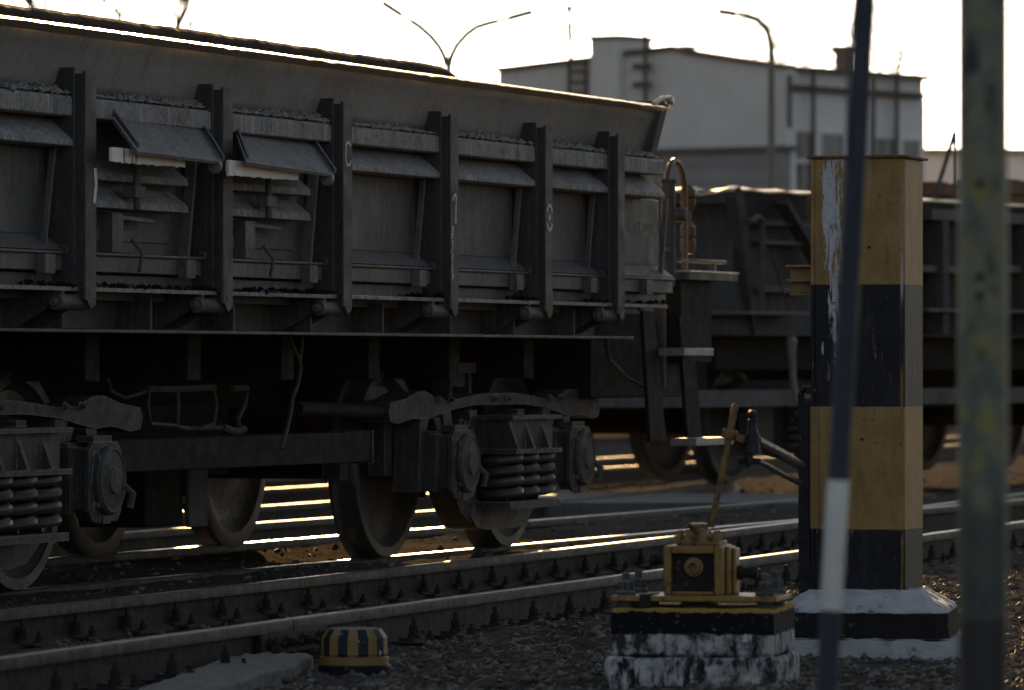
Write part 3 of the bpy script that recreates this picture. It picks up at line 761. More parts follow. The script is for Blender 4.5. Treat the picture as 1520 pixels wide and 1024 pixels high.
# end gear: cylinder, valve, hook, bent grab pipe, platform, ladder
UE = UR
mb = MB()
uC = S(992, 250, -.45)[0]
mb.cyl((uC, -.45, 1.62), (uC, -.45, 2.14), .040, 18); mb.cyl((uC, -.45, 2.14), (uC, -.45, 2.16), .047, 18); mb.cyl((uC, -.45, 1.56), (uC, -.45, 1.62), .04, 12)
mb.box(uC - .45, uC + .05, -.47, -.43, 1.75, 1.78); mb.cyl((uC - .3, -.5, 1.0), (uC - .3, -.5, 1.7), .03)
mb.lathe([(.04, 0), (.04, .07)], (uC + .03, -.48, 1.96), (0, -1, 0), 14)
mb.build('tipping_cylinder', M['post_steel'], wag, .004)
pts = [S(x, y, -.40) for x, y in ((1017, 500), (1016, 400), (1017, 330), (1016, 275), (1013, 256), (1007, 243), (1001, 239), (996, 243), (992, 254), (990, 268))]
MB().tube([(a, -.40, b_) for a, b_ in pts], .017, 10).build('grab_pipe', M['pipe'], wag)
mb = MB()
for x, y in ((1021, 291), (1021, 300), (1021, 345), (1021, 365)):
    a, b_ = S(x, y, -.38); mb.lathe([(.03, -.05), (.045, -.02), (.045, .03), (.02, .06)], (a, -.38, b_), (0, 0, 1), 12)
a, b_ = S(1021, 291, -.38); _, b2_ = S(1021, 366, -.38); mb.cyl((a, -.38, b2_), (a, -.38, b_), .02)
mb.build('hose_coupling', M['pipe'], wag)
uP0, zP = S(998, 404, -.45); uP1, _ = S(1071, 404, -.45)
mb = MB(); mb.box(uP0, uP1, -.55, 1.9, zP - .045, zP); mb.box(uP0, uP1 - .05, -.50, -.47, zP + .055, zP + .075)
mb.box(uP0 + .1, uP0 + .14, -.50, -.47, zP, zP + .06); mb.box(uP1 - .3, uP1 - .26, -.50, -.47, zP, zP + .06)
po_ = mb.build('end_platform', M['wagon'], wag, .004)
MB().box(uP0 + .01, uP1 + .006, -.555, 1.9, zP + .001, zP + .009).build('tread_plate', M['rim'], po_)  # rim colour puts the gold sunlit line into the tread
mb = MB(); mb.box(uP0, uP1 - .35, -.5, 1.9, zP - .5, zP - .046); mb.box(2.2, uP0 + .4, -.42, 1.9, .95, 1.42); mb.build('end_beam', M['under'], wag, .01)
mb = MB()
wL = -.72
for (x0, x1, y0), (x2, x3, y1) in ((((952), 969, 462), (963, 987, 655)), ((1006, 1024, 470), (1019, 1040, 650))):
    a0, z0 = S(x0, y0, wL); a1, _ = S(x1, y0, wL); b0, z1 = S(x2, y1, wL); b1, _ = S(x3, y1, wL)
    mb.prism([(a0, z0), (a1, z0), (b1, z1), (b0, z1)], 'y', wL - .01, wL + .012)
lo = mb.build('ladder', M['under'], wag, .003)
for x0, x1, y in ((974, 1018, 519), (992, 1048, 653)):
    a, z = S(x0, y, wL); b_, _ = S(x1, y, wL)
    MB().box(a, b_, wL - .16, wL - .012, z - .03, z + .012).build('ladder_step', M['step'], lo, .004)
a, z = S(900, 505, -.6); b_, z1 = S(953, 580, -.6)
MB().tube([(a, -.6, z), (a + .05, -.6, z - .1), (a + .3, -.62, z - .2), (b_, -.66, z1)], .012).build('brake_hose', M['hose'], wag)

mb = MB(); uK = 3.0
mb.box(2.3, uK, .58, .94, .92, 1.18); mb.box(uK, uK + .45, .64, .88, .96, 1.14); mb.prism([(uK + .40, .60), (uK + .75, .56), (uK + .82, .66), (uK + .62, .72), (uK + .78, .92), (uK + .60, .98), (uK + .40, .92)], 'z', .90, 1.20)
mb.box(2.3, 2.42, .0, 1.5, .95, 1.3); mb.tube([(2.45, -.3, 1.0), (2.6, -.3, .90), (2.62, .5, .86), (2.7, .9, .95)], .02, 8)
mb.build('coupler', M['under'], wag, .012)
mb = MB(); mb.tube([(2.45, .25, 1.02), (2.75, .25, .98), (2.95, .27, .80), (3.1, .3, .58), (3.35, .32, .50), (3.6, .34, .60)], .028, 10); mb.lathe([(.04, -.04), (.05, 0), (.04, .05)], (3.6, .34, .60), (1, 0, .6), 12)
mb.build('air_hose', M['hose'], wag)
# bogies: cast side frames, wheels, axle boxes, coil springs
def wheelset(mb_w, uc, w_, sgn):
    """one wheel; sgn +1 for the outer face towards -w"""
    prof = [(.001, .05), (.10, .055), (.105, .03), (.13, .01), (.28, -.03), (.385, -.035), (.42, 0), (.425, .012), (.472, .012), (.4785, .0), (.4785, -.06), (.482, -.085), (.492, -.095), (.507, -.105), (.507, -.12), (.49, -.128), (.42, -.128), (.38, -.09), (.28, -.07), (.12, -.12), (.001, -.12)]
    def mf(i, k): return 1 if 8 <= i <= 11 else 0
    mb_w.lathe([(r, h) for r, h in prof], (uc, w_, RH + .4785), (0, -1 * sgn, 0), 56, 0, mf)
def side_frame(mb, w0, w1):
    T = lambda pts: [(u - .925, z) for u, z in pts]
    top = [(-.20, .855), (-.38, .865), (-.60, .84), (-.70, .85), (-.73, .90), (-.70, .945), (-.48, .965), (-.30, 1.0), (-.18, .998), (.0, .955), (.20, .952), (.45, .972), (.70, .985), (1.15, .985), (1.40, .972), (1.65, .952), (1.85, .955), (2.03, .998), (2.15, 1.0), (2.33, .965), (2.55, .945), (2.58, .90), (2.55, .85), (2.45, .84), (2.23, .865), (2.05, .855), (1.65, .905), (1.30, .925), (.55, .925), (.20, .905)]
    mb.prism(T(top), 'y', w0, w1)
    for s in (0, 1):
        X = (lambda u: u) if s == 0 else (lambda u: 1.85 - u)
        P = lambda pts: T([(X(u), z) for u, z in pts])
        mb.prism(P([(-.24, .86), (-.12, .86), (-.165, .79), (-.20, .60), (-.235, .50), (-.28, .50), (-.26, .62)]), 'y', w0 + .012, w1 - .012)       # outer jaw
        mb.prism(P([(.07, .90), (.20, .90), (.235, .78), (.30, .62), (.42, .47), (.56, .40), (.56, .33), (.50, .325), (.36, .38), (.22, .52), (.155, .66), (.12, .80)]), 'y', w0 + .010, w1 - .010)   # tension limb
        mb.prism(P([(.50, .90), (.61, .90), (.585, .80), (.585, .50), (.63, .40), (.50, .38), (.50, .55), (.515, .78)]), 'y', w0 + .014, w1 - .014)   # column
        mb.prism(P([(-.02, .865), (.06, .865), (.10, .80), (.13, .765), (.09, .765), (.03, .80)]), 'y', w0 + .02, w1 - .02)    # hook over the box
    mb.prism(T([(.48, .395), (1.37, .395), (1.40, .36), (1.30, .30), (1.15, .285), (.70, .285), (.55, .30), (.45, .36)]), 'y', w0 - .01, w1 + .01)
    mb.prism(T([(.56, .432), (1.34, .432), (1.34, .396), (.56, .396)]), 'y', w0 - .185, w1 + .02)
def coil(mb, u, w_, z0, z1, r, tr, turns):
    n = int(turns * 14)
    mb.tube([(u + r * math.cos(2 * math.pi * turns * i / n), w_ + r * math.sin(2 * math.pi * turns * i / n), z0 + (z1 - z0) * min(1, max(0, (i / n - .06) / .88))) for i in range(n + 1)], tr, 8)
def bogie(uc):
    mb = MB()
    side_frame(mb, -.35, -.19); side_frame(mb, 1.71, 1.87)
    # bolster ends with sloped pockets over the springs
    for w0, w1 in ((-.545, -.10), (1.62, 2.065)):
        mb.box(-.36, .42, w0, w1, .850, .872)
        mb.box(-.30, .36, w0 + .03, w1 - .02, .70, .849)
        for a in (-.22, .03, .28):
            mb.prism([(w0 + .03, .849), (w0 + .03, .835), (w0 - .02 if w0 < 0 else w0, .70), (w1, .70), (w1 - .02, .849)], 'x', a - .11, a - .085)
        mb.box(-.335, .395, w0 - .012, w1, .676, .699)
    mb.box(-.25, .25, .0, 1.5, .62, .86)
    for s in (-1, 1):                                     # brake hangers and shoes
        mb.box(s * .35 - .03, s * .35 + .03, -.06, .02, .45, 1.0)
        mb.prism([(s * 1.46 - .04, .56), (s * 1.46 + .05, .56), (s * 1.46 + .05, .74), (s * 1.46 - .04, .74)], 'y', -.04, .06)
        mb.prism([(s * 1.28, .85), (s * .99, .85), (s * .99, .58), (s * 1.28, .58)], 'y', -.19, -.10)
    mb.cyl((-1.25, -.12, .78), (1.25, -.12, .70), .022, 8); mb.cyl((-.55, -.30, .62), (-.55, -.10, .62), .05, 10)
    for q_ in (-.62, .62): mb.box(q_ - .035, q_ + .035, -.37, -.33, .50, .60); mb.bolt((q_, -.352, .83), (0, -1, 0), .02, .05); mb.bolt((q_ * .9, -.352, .72), (0, -1, 0), .016, .04)
    for q_ in (-.95, -.78, -.1, .1, .78, .95): mb.bolt((q_, -.352, .955), (0, -1, 0), .014, .03)
    mb.box(-.30, -.12, -.20, -.05, 1.02, 1.10); mb.box(-.36, -.06, -.24, -.02, 1.09, 1.14); mb.cyl((-.21, -.12, 1.1), (-.21, -.12, 1.28), .05)
    mb.box(-.34, -.31, -.2, -.1, .9, 1.1); mb.box(-.05, -.02, -.2, -.1, .9, 1.1)
    o = mb.build('bogie', M['cast'], wag, .006, seg=2)
    o.location = (uc, 0, 0)
    for s in (-1, 1):
        for w_, sg in ((-.065, 1), (1.625, -1)):
            mw = MB(); wheelset(mw, s * .925, w_, sg); mw.build('wheel', [M['wheel'], M['tread']], o, ang=40)
        MB().cyl((s * .925, .05, RH + .4785), (s * .925, 1.5, RH + .4785), .085, 16).build('axle', M['under'], o)
        for w0, sg in ((-.33, -1), (1.85, 1)):
            b_ = MB(); c = (s * .925, w0, RH + .4785)
            b_.box(c[0] - .185, c[0] + .185, w0 - .07, w0 + .09, .50, .785)
            b_.prism([(c[0] - .16, .52), (c[0] - .11, .47), (c[0] + .11, .47), (c[0] + .16, .52), (c[0] + .16, .78), (c[0] - .16, .78)], 'y', w0 + sg * .07, w0 + sg * .13)
            b_.lathe([(.15, 0), (.15, .05), (.135, .065), (.125, .058), (.06, .062), (.055, .075), (.001, .078)], (c[0], w0 + sg * .128, c[2]), (0, sg, 0), 28)
            for k in range(4):
                a = R(45 + 90 * k); b_.bolt((c[0] + .165 * math.cos(a), w0 + sg * .125, c[2] + .15 * math.sin(a)), (0, sg, 0), .018, .05)
            b_.box(c[0] - .19, c[0] + .19, w0 - .06, w0 + .06, .785, .80)
            b_.prism([(c[0] - .175, c[2] - .13), (c[0] - .13, c[2] - .175), (c[0] + .13, c[2] - .175), (c[0] + .175, c[2] - .13), (c[0] + .175, c[2] + .13), (c[0] + .13, c[2] + .165), (c[0] - .13, c[2] + .165), (c[0] - .175, c[2] + .13)], 'y', w0 + sg * .131, w0 + sg * .152)
            for q_ in (-.14, -.05, .05, .14): b_.box(c[0] + q_ - .012, c[0] + q_ + .012, w0 - .07 - .02, w0 + .06, .52, .77)
            b_.box(c[0] - .10, c[0] + .10, w0 + sg * .10 - .04, w0 + sg * .10 + .04, .801, .83); b_.box(c[0] - .06, c[0] + .02, w0 + sg * .15 - .02, w0 + sg * .15 + .03, .455, .49)
            b_.tube([(c[0] + .12, w0 + sg * .18, c[2] - .02), (c[0] + .16, w0 + sg * .21, c[2] - .06), (c[0] + .15, w0 + sg * .2, c[2] - .12)], .018, 8)
            b_.build('axle_box', M['cast'], o, .008)
    for w_ in (-.43, -.18, 1.78):
        for a in (-.22, .03, .28):
            sp = MB(); coil(sp, a, w_, .455, .668, .098, .023, 4.2); sp.build('spring', M['spring'], o)
    return o
bogie(.925)
bogie(-5.50)
# brake gear between the bogies
a0, _ = S(545, 660, -.40)
mb = MB(); mb.box(-4.6, a0, -.42, -.22, .665, .808); mb.build('brake_beam', M['under'], wag, .006)
MB().box(a0 + .001, a0 + .014, -.43, -.21, .655, .815).build('beam_end_plate', M['cast'], wag, .003)
ua, z1 = S(243, 690, .2); ub, _ = S(275, 690, .2); uc_, z0 = S(303, 780, .2)
mb = MB(); mb.box(ub, uc_, .18, .20, z0, z1 + .1); mb.build('hanging_plate', M['kerb'], wag, .004)
mb = MB(); mb.box(ua - .2, ub - .002, .21, .55, z0 + .01, z1 + .12); mb.box(-2.3, -1.2, .3, .9, .60, .95); mb.cyl((-3.6, .35, .86), (-2.4, .35, .86), .15, 20)
mb.build('air_tank', M['under'], wag, .01)
mb = MB()
ht = lambda pts, r: mb.tube([(*((lambda q: (q[0], -.2, q[1]))(S(x, y, -.2))),) for x, y in pts], r, 7)
ht(((222, 575), (219, 600), (223, 628), (262, 631)), .010); ht(((262, 575), (264, 600), (262, 632), (280, 636)), .013); ht(((218, 577), (262, 577), (318, 574)), .016)
ht(((316, 575), (321, 600), (317, 628), (300, 634), (268, 635), (340, 634)), .011); ht(((345, 576), (366, 575), (362, 600), (352, 622), (358, 650)), .016); ht(((160, 560), (165, 580), (185, 590), (210, 583), (230, 572)), .008)
ht(((330, 634), (348, 640), (362, 636)), .02); ht(((316, 645), (316, 654)), .02)
mb.build('air_pipes', M['hose'], wag)
mb = MB()
for pts, r in ((((428, 500), (436, 515), (444, 532), (446, 545), (442, 570), (434, 590), (432, 610), (425, 640), (417, 665)), .011), (((449, 498), (447, 520), (445, 540)), .009)):
    mb.tube([(S(x, y, -.5)[0], -.5, S(x, y, -.5)[1]) for x, y in pts], r, 6)
mb.build('dangling_wire', M['hose'], wag)
MB().cyl((S(440, 600, -.3)[0], -.3, .925), (S(570, 612, -.3)[0], -.3, .90), .035, 12).build('brake_pipe', M['under'], wag)

# load heaped in the wagon
Lt = [S(0, 4, .47), S(150, 24.5, .47), S(330, 50, .47), S(520, 78, .47), S(600, 89, .47), S(655, 97, .47), S(690, 106, .47), S(735, 122, .47), S(800, 150, .47)]
Lu = [UL + .1] + [q[0] for q in Lt] + [UR - .1]; Lz = [Lt[0][1]] + [q[1] for q in Lt] + [2.3]
nu, nw = 260, 40
uu = np.linspace(UL + .05, UR - .06, nu); ridge = np.interp(uu, Lu, Lz)
vs = []
for i in range(nu):
    for j in range(nw):
        k = j / (nw - 1); w_ = -.64 + k * 2.78
        e = 0 if k < .27 else ((k - .27) / .13 if k < .40 else 1 - ((k - .40) / .60) ** 2)
        z = 2.38 + (max(ridge[i], 2.3) - 2.38) * e + float(vnoise(uu[i], w_, 6)) * .004 * e + float(vnoise(uu[i], w_ + 3, 17)) * .005 * e
        vs.append((uu[i], w_, z))
fs = [(i * nw + j, (i + 1) * nw + j, (i + 1) * nw + j + 1, i * nw + j + 1) for i in range(nu - 1) for j in range(nw - 1)]
lo_ = MB().add(vs, fs).build('ore_load', M['coal'], None, ang=80)
lo_.location = wag.location; lo_.rotation_euler = wag.rotation_euler
tag(lo_, 'dark heap of ore lying in the large dump wagon above its golden rim', 'ore heap')
# crumbs of stone lying along the ledge under the extension
pts = []
for b in range(1, len(ends) - 1):
    u0 = ends[b] + .01; u1 = ends[b + 1] - PW
    k = int((u1 - u0) * 420); u = rng.uniform(u0, u1, k); w_ = -.63 - .10 * rng.random(k) ** 1.2
    top = .055 * np.clip(.55 + 1.3 * vnoise(u, u * 0, 3.2) + .5 * vnoise(u, u * 0 + 4, 11), .1, 1) * (1 - (-.63 - w_) / .10)
    pts.append(np.stack([u, w_, 2.242 + top * rng.random(k) ** .6], -1))
st = stones('spilled_gravel', np.concatenate(pts), .007, .022, 0)
st.data.materials[0] = M['ledge']
st.location = wag.location; st.rotation_euler = wag.rotation_euler
tag(st, kind='stuff')
pts = []
for b in range(1, len(ends) - 1):
    u1 = ends[b + 1]
    k = 260 if b in (2, 3) else 90; u = u1 - (.02 + (1.3 if b in (2, 3) else .5) * rng.random(k) ** 1.5); w_ = -.645 - .13 * rng.random(k)
    pts.append(np.stack([u, w_, 1.449 + .018 * rng.random(k)], -1))
st = stones('ledge_grit', np.concatenate(pts), .005, .018, 0); st.data.materials[0] = M['coal']
st.location = wag.location; st.rotation_euler = wag.rotation_euler; tag(st, kind='stuff')

# ------------------------------------------------------------------ farther wagon behind
F2 = Frame((1.85, 46.7), R(28.5))
wg2 = empty('dump_wagon', (1.85, 46.7, 0), F2.rot, 'second dark wagon behind the striped column, dented rim glowing gold', 'railway wagon')
S2 = F2.S
mb = MB()
mb.box(0, 12, .10, 3.0, 1.35, 2.30)
mb.prism([(.02, 2.52), (.0, 2.50), (.11, 2.28), (.13, 2.28)], 'x', 0, 12)
mb.build('side_wall', M['wagon_dark'], wg2, .005)
mb = MB()                                                  # end wall that faces the near wagon
mb.add([(-.10, .0, 2.50), (-.10, 3.1, 2.50), (.42, 3.0, 1.40), (.42, .1, 1.40), (.0, .0, 2.50), (.0, 3.1, 2.50), (.55, 3.0, 1.40), (.55, .1, 1.40)],
       [(0, 1, 2, 3), (7, 6, 5, 4), (0, 3, 7, 4), (1, 5, 6, 2), (3, 2, 6, 7), (0, 4, 5, 1)])
mb.box(-.16, -.09, 0, 3.1, 2.40, 2.505)
mb.bar((-.14, .03, 2.48), (.38, .12, 1.38), .10, .10, (0, 1, 0))
mb.build('end_wall', M['wagon_dark'], wg2, .005)
vs = []; fs = []
prof2 = [(0, .06, 0), (0, -.03, -.012), (0, -.03, -.03), (0, .06, -.02)]
for i in range(61):
    u = -.1 + 12.1 * i / 60; dz = .004 * math.sin(i * 2.1) + random.uniform(-.003, .003)
    vs += [(u, .06, 2.532 + dz), (u, -.03, 2.516 + dz), (u, -.03, 2.50 + dz), (u, .06, 2.51 + dz)]
for i in range(60):
    for k in range(4): fs.append((i * 4 + k, i * 4 + 4 + k, i * 4 + 4 + (k + 1) % 4, i * 4 + (k + 1) % 4))
o0 = len(vs)
for i in range(41):
    w_ = 3.1 * i / 40; dz = .022 * math.sin(i * 1.1 + 1) * math.exp(-abs(i - 4) / 6) + .006 * math.sin(i * 2.7)
    vs += [(-.06, w_, 2.53 + dz), (-.18, w_, 2.505 + dz), (-.18, w_, 2.485 + dz), (-.06, w_, 2.50 + dz)]
for i in range(40):
    for k in range(4): fs.append((o0 + i * 4 + k, o0 + i * 4 + 4 + k, o0 + i * 4 + 4 + (k + 1) % 4, o0 + i * 4 + (k + 1) % 4))
MB().add(vs, fs).build('rim', M['rim'], wg2)
mb = MB()
def q2(px, py, w_): a, b_ = S2(px, py, w_); return (a, w_, b_)
for y0, y1 in ((330, 338), (357, 366), (425, 436)):
    a, z = S2(1118, y0, .04); b_, z1 = S2(1195, y1, .04); mb.box(a, b_, -.02, .098, z1, z)
a, z = S2(1110, 462, -.1); b_, _ = S2(1200, 462, -.1); mb.box(a, b_, -.12, .5, z - .03, z)
for x in (1390, 1500):
    a, z = S2(x, 395, -.03); mb.box(a - 1.2, a + .9, -.06, .098, z - .06, z)
a, z = S2(1376, 458, -.12); mb.box(a, 12, -.14, .3, z - .03, z)
a, z = S2(1376, 318, -.05); mb.box(a, 12, -.10, .09, z - .05, z + .04)
mb.build('ledge', M['wagon'], wg2, .004)
mb = MB(); mb.bar(q2(1160, 300, -.03), q2(1215, 395, -.03), .05, .12, (0, 1, 0)); mb.build('brace', M['wagon_dark'], wg2, .004)
for x in np.arange(1260, 1640, 62): a = S2(x, 400, 0)[0]; MB().box(a, a + .13, -.10, .09, 1.38, 2.36).build('side_post', M['wagon_dark'], wg2, .004)
mb = MB(); pp = [q2(x, y, -.10) for x, y in ((1112, 330), (1125, 322), (1131, 328), (1132, 345), (1131, 400), (1131, 465))]
mb.tube(pp, .026, 8); mb.tube([q2(1144, 370, -.06), q2(1170, 460, -.06)], .012, 6); mb.build('handrail', M['hose'], wg2)
mb = MB(); mb.box(.2, 12, .35, 2.75, 1.08, 1.34); mb.box(-.1, 12, 1.2, 1.9, .75, 1.08); mb.box(-.4, .15, .4, 2.7, .78, 1.2); mb.build('underframe', M['under'], wg2, .01)
a, _ = S2(810, 580, .0)
z0 = S2(1100, 603, .15)[1]; z1 = S2(1100, 578, .15)[1]
mb = MB(); mb.box(-.9, 6.5, .05, .17, z0, z1); mb.box(-.9, -.8, .17, 3.0, z0, z1); mb.build('step_beam', M['kerb'], wg2, .004)
a, z = S2(1175, 508, -.02); b_, z0 = S2(1177, 560, -.02); c_, z00 = S2(1183, 600, -.02)
mb = MB(); mb.tube([(c_, -.02, z00), (b_, -.02, z0), (a, -.02, z - .08), (a, -.02, z)], [.025, .028, .034, .045], 10); mb.lathe([(.02, -.04), (.05, 0), (.03, .045)], (a, -.02, z), (0, 0, 1), 12); mb.build('brake_handle', M['lampgrey'], wg2)
def bogie2(uc, wg2=None):
    wg2 = wg2 or globals()['wg2']
    mb = MB()
    mb.prism([(-1.5, .88), (-1.1, 1.0), (1.1, 1.0), (1.5, .88), (1.2, .80), (.5, .40), (-.5, .40), (-1.2, .80)], 'y', .42, .56)
    mb.box(-.4, .4, .38, 2.7, .6, .9)
    o = mb.build('bogie', M['under'], wg2, .01); o.location = (uc, 0, 0)
    for s in (-1, 1):
        for w_, sg in ((.65, 1), (2.3, -1)):
            mw = MB(); wheelset(mw, s * .925, w_, sg); mw.build('wheel', [M['wheel'], M['tread']], o, ang=40)
        MB().box(s * .925 - .17, s * .925 + .17, .34, .50, .5, .8).build('axle_box', M['cast'], o, .01)
        MB().cyl((s * .925, .7, RH + .4785), (s * .925, 2.2, RH + .4785), .085, 12).build('axle', M['under'], o)
    for a in (-.25, .25):
        sp = MB(); coil(sp, a, .40, .44, .68, .11, .025, 4); sp.build('spring', M['spring'], o)
bogie2(2.0); bogie2(9.2)
def plain_wagon(O, rot, L, label):  # wagons added behind to block low sun and the lit background
    r_ = empty('dump_wagon', (*O, 0), rot, label, 'railway wagon')
    mb = MB(); mb.box(0, L, .10, 3.0, 1.40, 2.45); mb.build('body', M['wagon_dark'], r_, .01)
    for u in np.arange(.4, L, 1.5): MB().box(u, u + .12, -.02, .098, 1.42, 2.3).build('side_post', M['wagon_dark'], r_, .004)
    mb = MB(); mb.box(.1, L - .1, .35, 2.75, 1.10, 1.395); mb.box(-.1, L + .1, 1.2, 1.9, .75, 1.1); mb.box(3.6, L - 3.6, .5, 2.6, .50, 1.1); mb.build('underframe', M['under'], r_, .01)
    bogie2(2.1, r_); bogie2(L - 2.1, r_)
    return r_
plain_wagon(FW.O + FW.ux * -9.0 + FW.wn * 5.5, FW.rot, 11.6, 'dark wagon added on the farthest track to block low sun, seen only through gaps under the large wagon')
plain_wagon(FW.O + FW.ux * 3.8 + FW.wn * 5.75, FW.rot, 8.0, 'unseen dark wagon added to block low sun behind the end ladder of the large wagon')
plain_wagon((1.2, 86), R(65), 12.0, 'dark wagon added far behind to block low sun, between the leaning pole and the mottled post')
# lumps of rusty scrap and a leaning rod on the second wagon
def lump(name, px0, px1, py0, py1, w_, label):
    a, z1 = S2(px0, py0, w_); b_, z0 = S2(px1, py1, w_)
    mb = MB(); r_ = random.Random(int(px0))
    for k in range(7):
        ua = a + (b_ - a) * k / 7; mb.box(ua, ua + (b_ - a) / 6.5, w_ - .02 * k % 3 * .1, w_ + .5 - .03 * (k % 3), z0, z1 - r_.uniform(0, .06) * (k not in (0, 1)))
    mb.box(a - .05, b_ + .05, w_ - .04, w_ + .54, z0 + (z1 - z0) * .45, z0 + (z1 - z0) * .6)
    o = mb.build(name, M['rusty'], None, .012); o.location = wg2.location; o.rotation_euler = wg2.rotation_euler
    return tag(o, label, 'scrap')
lump('scrap_bundle', 1394, 1440, 270, 312, .35, 'rusty brown bundle on the far wagon, left of the mottled post')
lump('scrap_bundle', 1497, 1560, 266, 312, .35, 'rusty brown bundle on the far wagon, right of the mottled post')
mb = MB(); mb.tube([q2(1384, 302, .2), q2(1401, 250, .2), q2(1417, 198, .2)], .022, 6); mb.tube([q2(1418, 200, .2), q2(1418, 292, .2)], .014, 6); mb.build('stay_rod', M['hose'], wg2)

# ------------------------------------------------------------------ crossing slab
x0, y0 = G(786, 745, .155); x1, _ = G(1240, 745, .155)
mb = MB(); mb.box(x0, x1 + .3, y0, y0 + .16, -.05, .155); mb.box(x0 + .02, x1 + .28, y0 + .165, y0 + 3.2, -.05, .150)
tag(mb.build('crossing_slab', M['kerb'], None, .008), 'long low dark concrete slab lying across between the wagon and the column', 'slab')

_ctex = bpy.data.textures.new('concrete_lumps', 'CLOUDS'); _ctex.noise_scale = .09; _ctex.noise_depth = 4
def roughen(o, lv=4, st=.016):
    m_ = o.modifiers.new('grid', 'SUBSURF'); m_.subdivision_type = 'SIMPLE'; m_.levels = lv; m_.render_levels = lv
    m_ = o.modifiers.new('lumps', 'DISPLACE'); m_.texture = _ctex; m_.texture_coords = 'GLOBAL'; m_.strength = st; m_.mid_level = .5
    return o
# ------------------------------------------------------------------ striped column on its plinth
PXc = ((1208 + 1372) / 2 - CX) / F * YC
col_root = empty('striped_column', (PXc + .005, YC + .16, 0), R(-15.8), 'square yellow and black banded steel column with flat lid, standing on concrete', 'signal column')
hw = .186
zt = ZC - (236 - CY) / F * YC; zbm = ZC - (882 - CY) / F * (YC + .1)
mb = MB()
c = .012
mb.prism([(-hw + c, -hw), (hw - c, -hw), (hw, -hw + c), (hw, hw - c), (hw - c, hw), (-hw + c, hw), (-hw, hw - c), (-hw, -hw + c)], 'z', zbm - .02, zt)
mb.build('column_body', M['column'], col_root, .006)
mb = MB(); mb.box(-hw - .016, hw + .016, -hw - .014, hw + .016, zt + .001, zt + .012); mb.build('column_lid', M['rusty'], col_root, .003)
mb = MB(); mb.box(-hw - .001, -hw + .012, -hw - .006, -hw + .02, zbm, zt - .01); mb.build('edge_strip', M['column'], col_root, .002)
mb = MB()
for px, py in ((1303, 368), (1292, 651)):
    mb.lathe([(.006, 0), (.006, .004)], ((px - 1290) / 378 * 1.0 + .012, -hw, ZC - (py - CY) / F * (YC - .02)), (0, -1, 0), 10)
mb.build('rivet', M['bolt'], col_root)
# small hinge plate and I-beam stub on the left side
zz = lambda py: ZC - (py - CY) / F * YC
mb = MB(); mb.box(-hw - .022, -hw - .002, -.15, -.12, zz(326), zz(291)); mb.box(-hw - .03, -hw - .02, -.155, -.145, zz(322), zz(295)); mb.cyl((-hw - .012, -.16, zz(330)), (-hw - .012, -.16, zz(288)), .007); mb.build('hinge', M['rusty'], col_root, .002)
mb = MB()
za, zb_, zc_, zd = zz(394), zz(412), zz(418), zz(439)
mb.box(-hw - .125, -hw, -.10, .06, zz(397), zz(393)); mb.box(-hw - .115, -hw, -.06, .02, zz(415), zz(397)); mb.box(-hw - .122, -hw, -.10, .06, zz(418.5), zz(414.5)); mb.box(-hw - .108, -hw, -.06, .02, zz(435), zz(418)); mb.box(-hw - .112, -hw, -.08, .04, zz(439.5), zz(435))
M['leverpaint'] = grime('worn_lever_paint', (.13, .08, .025), (.20, .125, .04), (.03, .022, .015), rough=.5, spec=.3, scale=16, streak=False, bump=.4, s3=(.50, .60))
M['yellowdull'] = grime('dull_yellow_paint', (.16, .097, .03), (.22, .135, .042), (.06, .04, .025), rough=.5, scale=12, streak=False, bump=.4, s3=(.58, .68))
mb.build('beam_stub', M['yellowdull'], col_root, .003)
M['blackyellow'] = grime('flaked_black_paint', (.006, .006, .009), (.012, .012, .016), (.20, .13, .03), rough=.6, spec=.2, scale=14, streak=False, bump=.4, s3=(.60, .66))
mb = MB()
mb.box(-hw - .052, -hw - .004, -.19, -.13, zz(880), zz(590)); mb.tube([(-hw - .045, -.17, zz(640)), (-hw - .045, -.17, zz(585)), (-hw - .035, -.17, zz(577)), (-hw + .01, -.17, zz(576))], .014, 10)
mb.lathe([(.012, -.02), (.02, 0), (.012, .02)], (-hw - .056, -.17, zz(618)), (0, 0, 1), 10); mb.box(-hw - .02, -hw + .02, -.20, -.14, zz(584), zz(573))
mb.build('guide_channel', M['blackyellow'], col_root, .003)
mb = MB(); mb.box(-hw - .003, -hw + .03, -hw - .010, -hw - .001, zz(784), zz(604)); mb.build('cover_strip', M['yellowdull'], col_root, .002)
# plinth
pl = empty('concrete_plinth', (PXc + .005, YC + .16, 0), R(-8), 'whitewashed stepped concrete plinth with black band under the banded column', 'plinth')
def rrect(hx, hy, c): return [(-hx + c, -hy), (hx - c, -hy), (hx, -hy + c), (hx, hy - c), (hx - c, hy), (-hx + c, hy), (-hx, hy - c), (-hx, -hy + c)]
mb = MB()
def loft(levels):
    vs = []; n = 8
    for hx, hy, c, z in levels: vs += [(x, y, z) for x, y in rrect(hx, hy, c)]
    fs = [tuple(range(n))[::-1], tuple(range((len(levels) - 1) * n, len(levels) * n))]
    for i in range(len(levels) - 1):
        for k in range(n): fs.append((i * n + k, i * n + (k + 1) % n, (i + 1) * n + (k + 1) % n, (i + 1) * n + k))
    mb.add(vs, fs)
zt1 = .252
loft([(.34, .34, .05, .062), (.335, .335, .05, .172), (.325, .325, .05, .183), (.215, .215, .03, zt1)])
roughen(mb.build('plinth_block', M['plinth'], pl, .006), 5, .014)
mb = MB(); loft([(.47, .43, .06, -.05), (.44, .40, .07, .012), (.37, .36, .06, .061)]); roughen(mb.build('plinth_footing', M['whitewash'], pl, .008), 5, .035)

